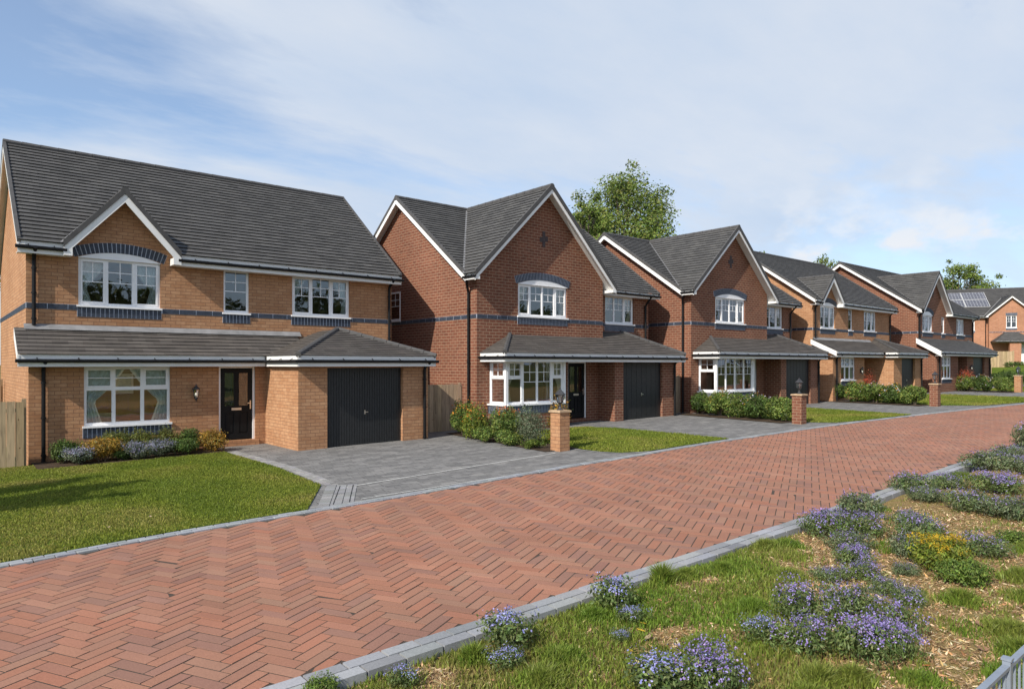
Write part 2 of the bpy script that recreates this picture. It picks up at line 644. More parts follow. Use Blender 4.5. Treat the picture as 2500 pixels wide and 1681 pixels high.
def in_poly(poly, n, seed):
    r = np.random.default_rng(seed)
    P = np.array(poly)
    lo, hi = P.min(0), P.max(0)
    area = 0.5 * abs(np.dot(P[:, 0], np.roll(P[:, 1], 1)) - np.dot(P[:, 1], np.roll(P[:, 0], 1)))
    k = int(n * (hi - lo).prod() / area * 1.05) + 10
    q = lo + r.random((k, 2)) * (hi - lo)
    q = q[inside(poly, q[:, 0], q[:, 1])]
    return q[:n]


# ------------------------------------------------------------------ plants
def leaves_at(C, Nrm, size, colors, r, ratio=0.55, jit=0.6, fold=0.25):
    """One folded diamond leaf per centre. C (n,3), Nrm (n,3) preferred normals."""
    n = len(C)
    nn = Nrm + r.normal(0, jit, (n, 3))
    nn /= np.linalg.norm(nn, axis=1, keepdims=True) + 1e-9
    t = r.normal(0, 1, (n, 3))
    t -= nn * (t * nn).sum(1, keepdims=True)
    t /= np.linalg.norm(t, axis=1, keepdims=True) + 1e-9
    b = np.cross(nn, t)
    s = (size * (0.6 + 0.8 * r.random(n)))[:, None] if np.isscalar(size) else (size * (0.6 + 0.8 * r.random(n)))[:, None]
    V = np.stack([C - t * s * 0.5, C + b * s * ratio * 0.5 - nn * s * fold * 0.2, C + t * s * 0.5 - nn * s * fold * 0.5, C - b * s * ratio * 0.5 - nn * s * fold * 0.2], 1).reshape(-1, 3)
    F = np.arange(4 * n).reshape(n, 4)
    return V, F, np.repeat(colors, 4, axis=0)


def palette(cols, n, r, spread=0.18, hue=0.10):
    c = np.array(cols)[r.integers(0, len(cols), n)]
    c = c * (1 + r.normal(0, spread, (n, 1)))
    c[:, 0] *= 1 + r.normal(0, hue, n)
    return np.clip(c, 0.003, 0.95)


def shrub(name, label, cat, loc, R, H, n, leaf, cols, seed, flowers=None, group=None, lumps=9, ratio=0.55, spiky=0.0, upright=0.3):
    """A bush > stem, foliage, blossom. flowers = (count, size, colours, clustered heads)"""
    r = np.random.default_rng(seed)
    root = thing(name, label, cat, loc, 0, group)
    L = []
    for k in range(lumps):
        a = 2 * math.pi * (k + r.random()) / lumps
        d = R * (0.18 + 0.5 * r.random())
        hh = H * (0.35 + 0.4 * r.random() * (1 - 0.5 * d / R))
        L.append((d * math.cos(a), d * math.sin(a), hh, R * (0.33 + 0.22 * r.random()), H * (0.28 + 0.14 * r.random())))
    L.append((0, 0, H * 0.55, R * 0.55, H * 0.42))
    L = np.array(L)
    k = r.integers(0, len(L), n)
    d = r.normal(0, 1, (n, 3))
    d /= np.linalg.norm(d, axis=1, keepdims=True)
    rad = (0.35 + 0.65 * r.random(n) ** 0.45) * (1 + spiky * r.random(n) ** 3)
    C = np.stack([L[k, 0] + d[:, 0] * L[k, 3] * rad, L[k, 1] + d[:, 1] * L[k, 3] * rad, L[k, 2] + d[:, 2] * L[k, 4] * rad], 1)
    C[:, 2] = np.abs(C[:, 2]) + 0.01
    clump = 0.8 + 0.4 * (vnoise(C[:, 0] + 9 + C[:, 2], C[:, 1] + 9, R * 0.3, seed) > 0.5)
    col = palette(cols, n, r) * clump[:, None]
    V, F, c = leaves_at(C, d + np.array([0, 0, upright]), leaf, np.clip(col, 0.003, 0.95), r, ratio)
    npmesh('foliage', V, F, M['leaf'], c, root)
    st = MB()
    for q in range(7):
        l = L[r.integers(0, len(L))]
        st.tube([(l[0] * 0.15, l[1] * 0.15, -0.05), (l[0] * 0.6, l[1] * 0.6, l[2] * 0.6), (l[0], l[1], l[2] + l[4] * 0.7)], [0.018 * H + 0.003, 0.012 * H + 0.002, 0.004], 5)
    st.build('stem', M['bark'], root)
    if flowers:
        fn, fs, fc, heads, topz = flowers
        hd = r.normal(0, 1, (heads, 3))
        hd[:, 2] = np.abs(hd[:, 2]) + topz
        hd /= np.linalg.norm(hd, axis=1, keepdims=True)
        hk = r.integers(0, len(L), heads)
        HC = np.stack([L[hk, 0] + hd[:, 0] * L[hk, 3], L[hk, 1] + hd[:, 1] * L[hk, 3], L[hk, 2] + hd[:, 2] * L[hk, 4]], 1) * 1.04
        w = r.integers(0, heads, fn)
        FC = HC[w] + r.normal(0, fs * 1.3, (fn, 3))
        FC[:, 2] = np.abs(FC[:, 2]) + 0.02
        fcol = palette(fc, fn, r, 0.12)
        V, F, c = leaves_at(FC, hd[w] + np.array([0, 0, 0.5]), fs, fcol, r, 0.85, 0.5, 0.1)
        npmesh('blossom', V, F, M['petal'], c, root)
    remember(root)
    return root


def grass(name, polys, dens, h, cols, seed, w=0.008, zoff=0.0, mask=None, lean=0.5, clump=0.25):
    """Individual blades over polygons: one object nobody could count."""
    r = np.random.default_rng(seed)
    Q = []
    for p in polys:
        P = np.array(p)
        a = 0.5 * abs(np.dot(P[:, 0], np.roll(P[:, 1], 1)) - np.dot(P[:, 1], np.roll(P[:, 0], 1)))
        Q.append(in_poly(p, int(a * dens), seed + len(Q)))
    q = np.concatenate(Q)
    if mask is not None:
        q = q[mask(q[:, 0], q[:, 1], r)]
    return blades(name, q, h, cols, seed, w, zoff, lean, clump)


def blades(name, q, h, cols, seed, w, zoff, lean=0.5, clump=0.25, hs=None, zfun=gzn):
    r = np.random.default_rng(seed + 99)
    n = len(q)
    x, y = q[:, 0], q[:, 1]
    z = zfun(x) + zoff
    pat = vnoise(x, y, clump, seed) * 0.6 + vnoise(x, y, 1.3, seed + 1) * 0.4
    hh = h * (0.45 + 0.8 * r.random(n)) * (0.55 + 0.9 * pat)
    if hs is not None:
        hh = hh * hs
    a = r.random(n) * 2 * math.pi
    b = r.random(n) * 2 * math.pi
    ln = hh * lean * r.random(n)
    W = w * (0.6 + 0.8 * r.random(n))
    B1 = np.stack([x + np.cos(a) * W, y + np.sin(a) * W, z - 0.004], 1)
    B2 = np.stack([x - np.cos(a) * W, y - np.sin(a) * W, z - 0.004], 1)
    Mx = np.stack([x + np.cos(b) * ln * 0.35, y + np.sin(b) * ln * 0.35, z + hh * 0.6], 1)
    M1 = Mx + np.stack([np.cos(a) * W * 0.75, np.sin(a) * W * 0.75, 0 * W], 1)
    M2 = Mx - np.stack([np.cos(a) * W * 0.75, np.sin(a) * W * 0.75, 0 * W], 1)
    Tp = np.stack([x + np.cos(b) * ln, y + np.sin(b) * ln, z + hh], 1)
    V = np.stack([B1, B2, M2, M1, Tp], 1).reshape(-1, 3)
    o = (np.arange(n) * 5)[:, None]
    F = np.concatenate([o + [0, 1, 2], o + [0, 2, 3], o + [3, 2, 4]], 0)
    big = vnoise(x, y, 0.9, seed + 5)
    ca = np.array(cols)
    # patches of lush and yellowed growth
    idx = np.clip((big * len(cols) + r.normal(0, 0.55, n)).astype(int), 0, len(cols) - 1)
    c = ca[idx] * (1 + r.normal(0, 0.28, (n, 1)))
    c = np.clip(c, 0.004, 0.9)
    o = npmesh(name, V, F, M['blade'], np.repeat(c, 5, axis=0))
    return o


def tree(label, loc, H, R, seed, n=9000, leaf=0.2, cols=None, base=0.35, name='leafy_tree', lumps=46, peak=0.45, spread=1.0):
    """Tapered trunk, a limb to every leaf mass, leaf masses spread unevenly through the crown."""
    r = np.random.default_rng(seed)
    root = thing(name, label, 'tree', loc)
    zb = H * base
    L = []
    for k in range(lumps):
        t = (k + r.random()) / lumps                       # height in the crown
        prof = (min(1.0, t / peak) ** 0.6) if t < peak else math.sqrt(max(0.02, 1 - ((t - peak) / (1.03 - peak)) ** 1.15))
        a = 2.4 * k + r.normal(0, 0.5)
        d = R * prof * (0.25 + 0.75 * math.sqrt(r.random()))
        s = R * (0.16 + 0.16 * r.random()) * (1.0 if t < 0.8 else 0.75)
        L.append((d * math.cos(a), d * math.sin(a), zb + (H - zb) * (0.04 + 0.93 * t) - s * 0.4, s))
    for k in range(lumps // 2):                            # stray sprays break the outline
        q = L[r.integers(0, len(L))]
        e = np.array([q[0], q[1], (q[2] - (zb + H) / 2) * 1.0 + 0.3 * R])
        e = e / (np.linalg.norm(e) + 1e-6) * q[3] * (0.9 + 0.6 * r.random())
        L.append((q[0] + e[0], q[1] + e[1], q[2] + e[2], q[3] * 0.42))
    L = np.array(L)
    tr = MB()
    tr.tube([(0, 0, -0.3), (0.03 * R, 0.02 * R, zb * 0.6), (0, 0.04 * R, zb), (0.05 * R, 0, zb + (H - zb) * 0.4), (0, 0, zb + (H - zb) * 0.62)], [H * 0.03, H * 0.022, H * 0.018, H * 0.010, H * 0.004], 9)
    for x, y, z, s in L[:lumps]:
        f = min(0.75, max(0.0, (z - zb) / (H - zb) - 0.28))
        p0 = Vector((0.02 * R, 0.02 * R, zb + (H - zb) * f * 0.8 - 0.05 * H * (f == 0)))
        p3 = Vector((x, y, z + s * 0.2))
        m1 = p0.lerp(p3, 0.45) + Vector((0, 0, -0.08 * (p3 - p0).length)) + Vector(r.normal(0, 0.06 * R, 3))
        l = (p3 - p0).length
        tr.tube([p0, m1, p3], [0.006 * H * (0.5 + l / R * 0.5), 0.004 * H, 0.0012 * H], 5)
        for q in range(3):
            e = Vector(np.clip(r.normal(0, 0.45 * s, 3), -0.7 * s, 0.7 * s))
            tr.tube([p0.lerp(p3, 0.75), p3 + e], [0.002 * H, 0.0007 * H], 4)
    tr.build('trunk', M['bark'], root)
    w = L[:, 3] ** 2.2
    k = r.choice(len(L), n, p=w / w.sum())
    d = r.normal(0, 1, (n, 3))
    d /= np.linalg.norm(d, axis=1, keepdims=True)
    C = L[k, :3] + d * (L[k, 3] * (r.random(n) ** 0.5) * (1 + 0.5 * r.random(n) ** 5))[:, None] * np.array([1.15, 1.15, 0.8])
    cl = 0.82 + 0.36 * r.random(len(L))
    cols = cols or [(0.14, 0.20, 0.036), (0.175, 0.235, 0.047), (0.105, 0.16, 0.03), (0.22, 0.25, 0.065)]
    c = palette(cols, n, r, 0.2) * cl[k][:, None]
    V, F, cc = leaves_at(C, d * 0.6 + np.array([-0.2, -0.1, 0.6]), leaf, np.clip(c, 0.004, 0.9), r, 0.6, 0.6)
    npmesh('crown', V, F, M['leaf'], cc, root)
    remember(root)
    return root


# ------------------------------------------------------------------ house parts
def front(y0, x0=0.0):
    return lambda u, d, z: (x0 + u, y0 - d, z)


def leftside(x0):
    return lambda u, d, z: (x0 - d, u, z)


def rightside(x0):
    return lambda u, d, z: (x0 + d, u, z)


def wall(mb, u0, u1, z0, z1, holes=(), depth=0.13):
    us = sorted({u0, u1, *[h[0] for h in holes], *[h[1] for h in holes]})
    zs = sorted({z0, z1, *[h[2] for h in holes], *[h[3] for h in holes]})
    us = [u for u in us if u0 <= u <= u1]
    zs = [z for z in zs if z0 <= z <= z1]
    for i in range(len(us) - 1):
        for j in range(len(zs) - 1):
            cu, cz = (us[i] + us[i + 1]) / 2, (zs[j] + zs[j + 1]) / 2
            if any(h[0] < cu < h[1] and h[2] < cz < h[3] for h in holes):
                continue
            mb.face([(us[i], 0, zs[j]), (us[i + 1], 0, zs[j]), (us[i + 1], 0, zs[j + 1]), (us[i], 0, zs[j + 1])])
    for a, b, c, d in holes:
        mb.face([(a, 0, c), (a, -depth, c), (a, -depth, d), (a, 0, d)])
        mb.face([(b, -depth, c), (b, 0, c), (b, 0, d), (b, -depth, d)])
        mb.face([(a, 0, d), (a, -depth, d), (b, -depth, d), (b, 0, d)])
        mb.face([(a, -depth, c), (a, 0, c), (b, 0, c), (b, -depth, c)])


def clip(poly, key, lo, hi):
    """Convex polygon cut to lo <= key <= hi."""
    for sgn, lim in ((1, lo), (-1, -hi)):
        out = []
        for i in range(len(poly)):
            a, b = poly[i], poly[(i + 1) % len(poly)]
            ka, kb = sgn * key(a) - lim, sgn * key(b) - lim
            if ka >= 0:
                out.append(a)
            if (ka > 0 > kb) or (ka < 0 < kb):
                t = ka / (ka - kb)
                out.append(a + (b - a) * t)
        poly = out
        if len(poly) < 3:
            return []
    return poly


def roof_face(mb, pts, course=0.2, lift=0.036, mi=0):
    """A slope laid in courses, each lower edge lifted over the course below."""
    P = [Vector(p) for p in pts]
    n = (P[1] - P[0]).cross(P[2] - P[0])
    if n.length < 1e-6:
        n = (P[2] - P[0]).cross(P[3] - P[0])
    n.normalize()
    if n.z < 0:
        n = -n
    h = Vector((-n.y, n.x, 0)).normalized()
    s = n.cross(h)
    if s.z < 0:
        s = -s
    v0 = min(p.dot(s) for p in P)
    v1 = max(p.dot(s) for p in P)
    k = max(1, int(round((v1 - v0) / course)))
    c = (v1 - v0) / k
    for i in range(k):
        a = v0 + i * c
        q = clip(P, lambda p: p.dot(s), a, a + c)
        if len(q) < 3:
            continue
        f = lambda p: p + n * (0.008 + lift * (1 - (p.dot(s) - a) / c)) - s * (0.022 if p.dot(s) - a < 1e-4 else 0.0)
        mb.face([f(p) for p in q], mi)
        low = [p for p in q if abs(p.dot(s) - a) < 1e-4]
        if len(low) >= 2:
            low.sort(key=lambda p: p.dot(h))
            e, g = low[0], low[-1]
            if (g - e).length > 0.02:
                e, g = f(e), f(g)
                mb.face([e - n * 0.016, g - n * 0.016, g, e], mi)


def rake(mb, a, b, drop, vec, mi=0):
    a, b = Vector(a), Vector(b)
    z = Vector((0, 0, -drop))
    mb.prism([a, b, b + z, a + z], vec, mi)


def ridge_run(mb, a, b, r=0.11, seg=0.45, mi=0):
    a, b = Vector(a), Vector(b)
    L = (b - a).length
    k = max(1, int(L / seg))
    for i in range(k):
        p, q = a.lerp(b, i / k), a.lerp(b, (i + 1) / k - 0.012 / L)
        mb.tube([p, q], [r, r * 0.94], 8, mi)


def sill_bricks(mb, u0, u1, z0, z1, pitch=0.105, d=0.014):
    mb.box(u0, u1, -0.02, d - 0.006, z0, z1, 1)
    k = max(2, int(round((u1 - u0) / pitch)))
    w = (u1 - u0) / k
    for i in range(k):
        mb.box(u0 + i * w + 0.0095, u0 + (i + 1) * w - 0.0095, d - 0.012, d, z0 + 0.004, z1 - 0.004, 0)


def band_bricks(mb, u0, u1, z0, z1, holes=(), pitch=0.45, d=0.012):
    segs = [(u0, u1)]
    for a, b in holes:
        nx = []
        for s0, s1 in segs:
            if b <= s0 or a >= s1:
                nx.append((s0, s1))
            else:
                if a > s0:
                    nx.append((s0, a))
                if b < s1:
                    nx.append((b, s1))
        segs = nx
    for s0, s1 in segs:
        if s1 - s0 < 0.05:
            continue
        mb.box(s0, s1, -0.02, d - 0.006, z0, z1, 1)
        u = math.floor(s0 / pitch) * pitch
        while u < s1:
            a, b = max(u + 0.01, s0), min(u + pitch - 0.01, s1)
            if b - a > 0.02:
                mb.box(a, b, d - 0.012, d, z0 + 0.006, z1 - 0.006, 0)
            u += pitch


def arch_geo(u0, u1, z, rise):
    c = (u1 - u0) / 2
    R = (c * c + rise * rise) / (2 * rise)
    return (u0 + u1) / 2, z + rise - R, R, math.asin(c / R)


def arch_bricks(mb, u0, u1, z, rise, th, pitch, d=0.02):
    uc, zc, R, A = arch_geo(u0, u1, z, rise)
    k = int(round(2 * A * (R + th / 2) / pitch))
    P = lambda r, a, dd: (uc + r * math.sin(a), dd, zc + r * math.cos(a))

    def wedge(a0, a1, r0, r1, d0, d1, mi):
        q = [P(r0, a0, d1), P(r0, a1, d1), P(r1, a1, d1), P(r1, a0, d1)]
        w = [P(r0, a0, d0), P(r0, a1, d0), P(r1, a1, d0), P(r1, a0, d0)]
        mb.face(q, mi)
        for i in range(4):
            j = (i + 1) % 4
            mb.face([q[i], w[i], w[j], q[j]], mi)
    for i in range(k):
        a0, a1 = -A + 2 * A * i / k, -A + 2 * A * (i + 1) / k
        wedge(a0, a1, R + 0.003, R + th, -0.02, d - 0.006, 1)
        g = 0.0095 / R
        wedge(a0 + g, a1 - g, R + 0.003, R + th - 0.003, d - 0.012, d, 0)


def curtain(parent, T, u0, u1, z0, z1, side, mat='curtain', tie=0.42, d=-0.17):
    """Pleated curtain gathered to one side with a tie-back."""
    w = u1 - u0
    nu, nv = 22, 16
    V, F = [], []
    for j in range(nv + 1):
        t = j / nv
        z = z0 + (z1 - z0) * t
        if t > tie:
            k = (t - tie) / (1 - tie)
            span = w * (0.22 + 0.78 * k ** 0.8)
        else:
            span = w * (0.22 + 0.22 * (1 - t / tie))
        for i in range(nu + 1):
            s = i / nu
            x = u0 + span * s if side < 0 else u1 - span * s
            V.append(T(x, d + 0.035 * math.sin(s * 30 + 0.6 * math.sin(t * 5)), z))
    for j in range(nv):
        for i in range(nu):
            a = j * (nu + 1) + i
            F.append((a, a + 1, a + nu + 2, a + nu + 1))
    me = bpy.data.meshes.new('curtain')
    me.from_pydata(V, [], F)
    me.polygons.foreach_set('use_smooth', np.ones(len(F), dtype=bool))
    me.materials.append(M[mat])
    return link('curtain', me, parent)


def window(house, T, u0, u1, z0, z1, cols='ofo', trans=None, bars=True, curt=('l', 'r'), cmat='curtain', sill=True, d=-0.05, arch=0.0, th=0.27, pitch=0.105, brick_sill=0.26, sillw=0.05, curw=0.55):
    """window > pane, sill, curtain; its brick sill, arch and white arch panel are parts of the house."""
    fr, gl = MB(T), MB(T)
    a = 0.055
    fr.box(u0, u1, d - 0.06, d, z0, z0 + a + 0.02)
    fr.box(u0, u1, d - 0.06, d, z1 - a, z1)
    fr.box(u0, u0 + a, d - 0.06, d, z0 + a + 0.02, z1 - a)
    fr.box(u1 - a, u1, d - 0.06, d, z0 + a + 0.02, z1 - a)
    k = len(cols)
    w = (u1 - u0) / k
    for i in range(1, k):
        u = u0 + i * w
        fr.box(u - 0.035, u + 0.035, d - 0.06, d - 0.002, z0 + a + 0.02, z1 - a)
    rows = [(z0 + a + 0.02, z1 - a)] if not trans else [(z0 + a + 0.02, trans - 0.035), (trans + 0.035, z1 - a)]
    if trans:
        for i in range(k):
            l = u0 + i * w + (a if i == 0 else 0.035)
            r = u0 + (i + 1) * w - (a if i == k - 1 else 0.035)
            fr.box(l, r, d - 0.06, d - 0.001, trans - 0.035, trans + 0.035)
    for i, c in enumerate(cols):
        l = u0 + i * w + (a if i == 0 else 0.035)
        r = u0 + (i + 1) * w - (a if i == k - 1 else 0.035)
        for j, (b, t) in enumerate(rows):
            s = 0.045 if (c == 'o' and (not trans or j == 1)) else 0.012
            e = d + 0.012 if s > 0.02 else d - 0.02
            fr.box(l, r, d - 0.05, e, b, b + s)
            fr.box(l, r, d - 0.05, e, t - s, t)
            fr.box(l, l + s, d - 0.05, e, b + s, t - s)
            fr.box(r - s, r, d - 0.05, e, b + s, t - s)
            L, R_, B, Tt = l + s, r - s, b + s, t - s
            if bars and not trans:
                m = (L + R_) / 2
                h = Tt - B
                for zz in (Tt - h * 0.25, Tt - h * 0.5):
                    fr.box(L, R_, d - 0.035, d - 0.022, zz - 0.011, zz + 0.011)
                fr.box(m - 0.011, m + 0.011, d - 0.0345, d - 0.0225, Tt - h * 0.5, Tt)
            elif trans and bars == 'row' and j == 1:
                zz = (B + Tt) / 2
                fr.box(L, R_, d - 0.035, d - 0.022, zz - 0.011, zz + 0.011)
            elif trans and bars and j == 1:
                m, zz = (L + R_) / 2, (B + Tt) / 2
                fr.box(L, R_, d - 0.035, d - 0.022, zz - 0.011, zz + 0.011)
                fr.box(m - 0.011, m + 0.011, d - 0.0345, d - 0.0225, B, Tt)
            gl.face([(L, d - 0.03, B), (R_, d - 0.03, B), (R_, d - 0.03, Tt), (L, d - 0.03, Tt)])
    win = fr.build('window', M['white_upvc'], house)
    gl.build('pane', M['glass'], win)
    if sill:
        sl = MB(T)
        sl.box(u0 - 0.04, u1 + 0.04, d - 0.02, 0.06, z0 - sillw + 0.01, z0 + 0.012)
        sl.build('sill', M['white_upvc'], win)
    if curt:
        span = (u1 - u0) * curw / 2 + 0.05
        if 'l' in curt:
            curtain(win, T, u0 + 0.03, u0 + 0.03 + span, z0 - 0.05, z1 + 0.05, -1, cmat)
        if 'r' in curt:
            curtain(win, T, u1 - 0.03 - span, u1 - 0.03, z0 - 0.05, z1 + 0.05, 1, cmat)
    if brick_sill:
        bs = MB(T)
        sill_bricks(bs, u0 - 0.03, u1 + 0.03, z0 - sillw + 0.01 - brick_sill, z0 - sillw + 0.006, pitch)
        bs.build('brick_sill', [M['dark_brick'], M['pale_mortar']], house)
    if arch:
        uc, zc, R, A = arch_geo(u0, u1, z1, arch)
        ap = MB(T)
        n = 14
        pts = [(uc + R * math.sin(-A + 2 * A * i / n), zc + R * math.cos(-A + 2 * A * i / n)) for i in range(n + 1)]
        ap.face([(p, 0.008, q) for p, q in pts])
        for i in range(n):
            ap.face([(pts[i][0], 0.008, pts[i][1]), (pts[i + 1][0], 0.008, pts[i + 1][1]), (pts[i + 1][0], 0.002, pts[i + 1][1]), (pts[i][0], 0.002, pts[i][1])])
        ap.box(u0, u1, -0.04, 0.02, z1 - 0.012, z1 + 0.012)
        ap.build('arch_panel', M['white_upvc'], house)
        ab = MB(T)
        arch_bricks(ab, u0 - 0.09, u1 + 0.09, z1 - 0.01, arch, th, pitch)
        ab.build('brick_arch', [M['dark_brick'], M['pale_mortar']], house)
    return win


def front_door(house, T, u0, u1, z0, z1, d=-0.08):
    fr = MB(T)
    a = 0.06
    fr.box(u0, u0 + a, d - 0.05, d + 0.03, z0, z1)
    fr.box(u1 - a, u1, d - 0.05, d + 0.03, z0, z1)
    fr.box(u0 + a, u1 - a, d - 0.05, d + 0.03, z1 - a, z1)
    L, R_, B, Tt = u0 + a, u1 - a, z0 + 0.02, z1 - a
    w, h = R_ - L, Tt - B
    dr = MB(T)
    g = [(L + w * 0.14, L + w * 0.42), (L + w * 0.58, L + w * 0.86)]
    z2, z3 = B + h * 0.47, B + h * 0.93
    zl, zk = B + h * 0.08, B + h * 0.38
    wall(dr, L, R_, B, Tt, [(p, q, z2, z3) for p, q in g] + [(p, q, zl, zk) for p, q in g], 0.025)
    for p, q in g:
        dr.face([(p, -0.025, zl), (q, -0.025, zl), (q, -0.025, zk), (p, -0.025, zk)])
        dr.box(p + 0.04, q - 0.04, -0.03, -0.008, zl + 0.05, zk - 0.05)
        dr.face([(p, -0.14, z2), (q, -0.14, z2), (q, -0.14, z3), (p, -0.14, z3)])
    T2 = dr.T
    dr.v = [p for p in dr.v]
    # the leaf sits at depth d
    off = Vector(T(0, d, 0)) - Vector(T(0, 0, 0))
    dr.v = [tuple(Vector(p) + off) for p in dr.v]
    door = dr.build('front_door', M['black_door'], house)
    fr.build('door_frame', M['white_upvc'], door)
    gl = MB(T)
    for p, q in g:
        gl.face([(p, d - 0.012, z2), (q, d - 0.012, z2), (q, d - 0.012, z3), (p, d - 0.012, z3)])
    gl.build('door_glass', M['glass'], door)
    lp = MB(T)
    m = (L + R_) / 2
    zz = B + h * 0.425
    lp.box(m - 0.14, m + 0.14, d, d + 0.012, zz - 0.035, zz + 0.035)
    lp.box(m - 0.11, m + 0.11, d + 0.012, d + 0.02, zz - 0.018, zz + 0.018)
    lp.build('letter_plate', M['chrome'], door)
    hd = MB(T)
    hd.box(R_ - 0.075, R_ - 0.04, d, d + 0.012, B + h * 0.42, B + h * 0.54)
    hd.box(R_ - 0.15, R_ - 0.05, d + 0.03, d + 0.045, B + h * 0.495, B + h * 0.51)
    hd.box(R_ - 0.065, R_ - 0.05, d + 0.012, d + 0.031, B + h * 0.494, B + h * 0.511)
    hd.build('handle', M['chrome'], door)
    return door


def garage_door(house, T, u0, u1, z0, z1, boards=28, d=-0.11, double=True):
    g = MB(T)
    g.box(u0, u1, d - 0.05, d - 0.012, z0, z1)
    w = (u1 - u0) / boards
    for i in range(boards):
        gap = 0.004 if i != boards // 2 - 1 else 0.008
        g.box(u0 + i * w + 0.004, u0 + (i + 1) * w - gap - 0.004, d - 0.02, d, z0 + 0.015, z1 - 0.008)
    g.box(u0, u1, d - 0.03, d + 0.004, z1 - 0.007, z1 - 0.0005)
    o = g.build('garage_door', M['black_board'], house)
    h = MB(T)
    m = (u0 + u1) / 2
    zc = z0 + (z1 - z0) * 0.43
    h.box(m - 0.02, m + 0.02, d, d + 0.014, zc - 0.06, zc + 0.06)
    h.box(m - 0.012, m + 0.1, d + 0.014, d + 0.03, zc - 0.012, zc + 0.012)
    h.build('handle', M['chrome'], o)
    return o


def downpipe(house, path, r=0.046):
    p = MB()
    p.tube(path, r, 10)
    a, b = Vector(path[-2]), Vector(path[-1])
    for t in (0.12, 0.5, 0.9):
        q = a.lerp(b, t)
        p.tube([q + Vector((0, 0, 0.025)), q - Vector((0, 0, 0.025))], r * 1.3, 10)
    return p.build('downpipe', M['black_pvc'], house, smooth=True)


def eave(house, a, b, zt, h, out, gut=True):
    """White fascia along a->b (xy), its top at zt, facing 'out', with a black half-round gutter on it."""
    a, b, o = Vector((*a, 0)), Vector((*b, 0)), Vector((*out, 0))
    f = MB()
    f.prism([a + Vector((0, 0, zt)), b + Vector((0, 0, zt)), b + Vector((0, 0, zt - h)), a + Vector((0, 0, zt - h))], -o * 0.03)
    fo = f.build('fascia', M['white_board'], house)
    if gut:
        g = MB()
        zc = zt - h * 0.52
        p, q = a + o * 0.05 + Vector((0, 0, zc)), b + o * 0.05 + Vector((0, 0, zc))
        dirn = (q - p).normalized()
        p, q = p - dirn * 0.05, q + dirn * 0.06
        g.tube([p, q], 0.044, 10)
        L = (q - p).length
        k = max(1, int(L / 0.95))
        for i in range(k + 1):
            c = p.lerp(q, (i + 0.5) / (k + 1))
            g.prism([c + Vector((0, 0, 0.085)) - o * 0.045 - dirn * 0.01, c + Vector((0, 0, 0.085)) - o * 0.045 + dirn * 0.01, c + dirn * 0.01 + o * 0.05 + Vector((0, 0, 0.03)), c - dirn * 0.01 + o * 0.05 + Vector((0, 0, 0.03))], (0, 0, -0.015))
        g.build('gutter', M['black_pvc'], house)
    return fo


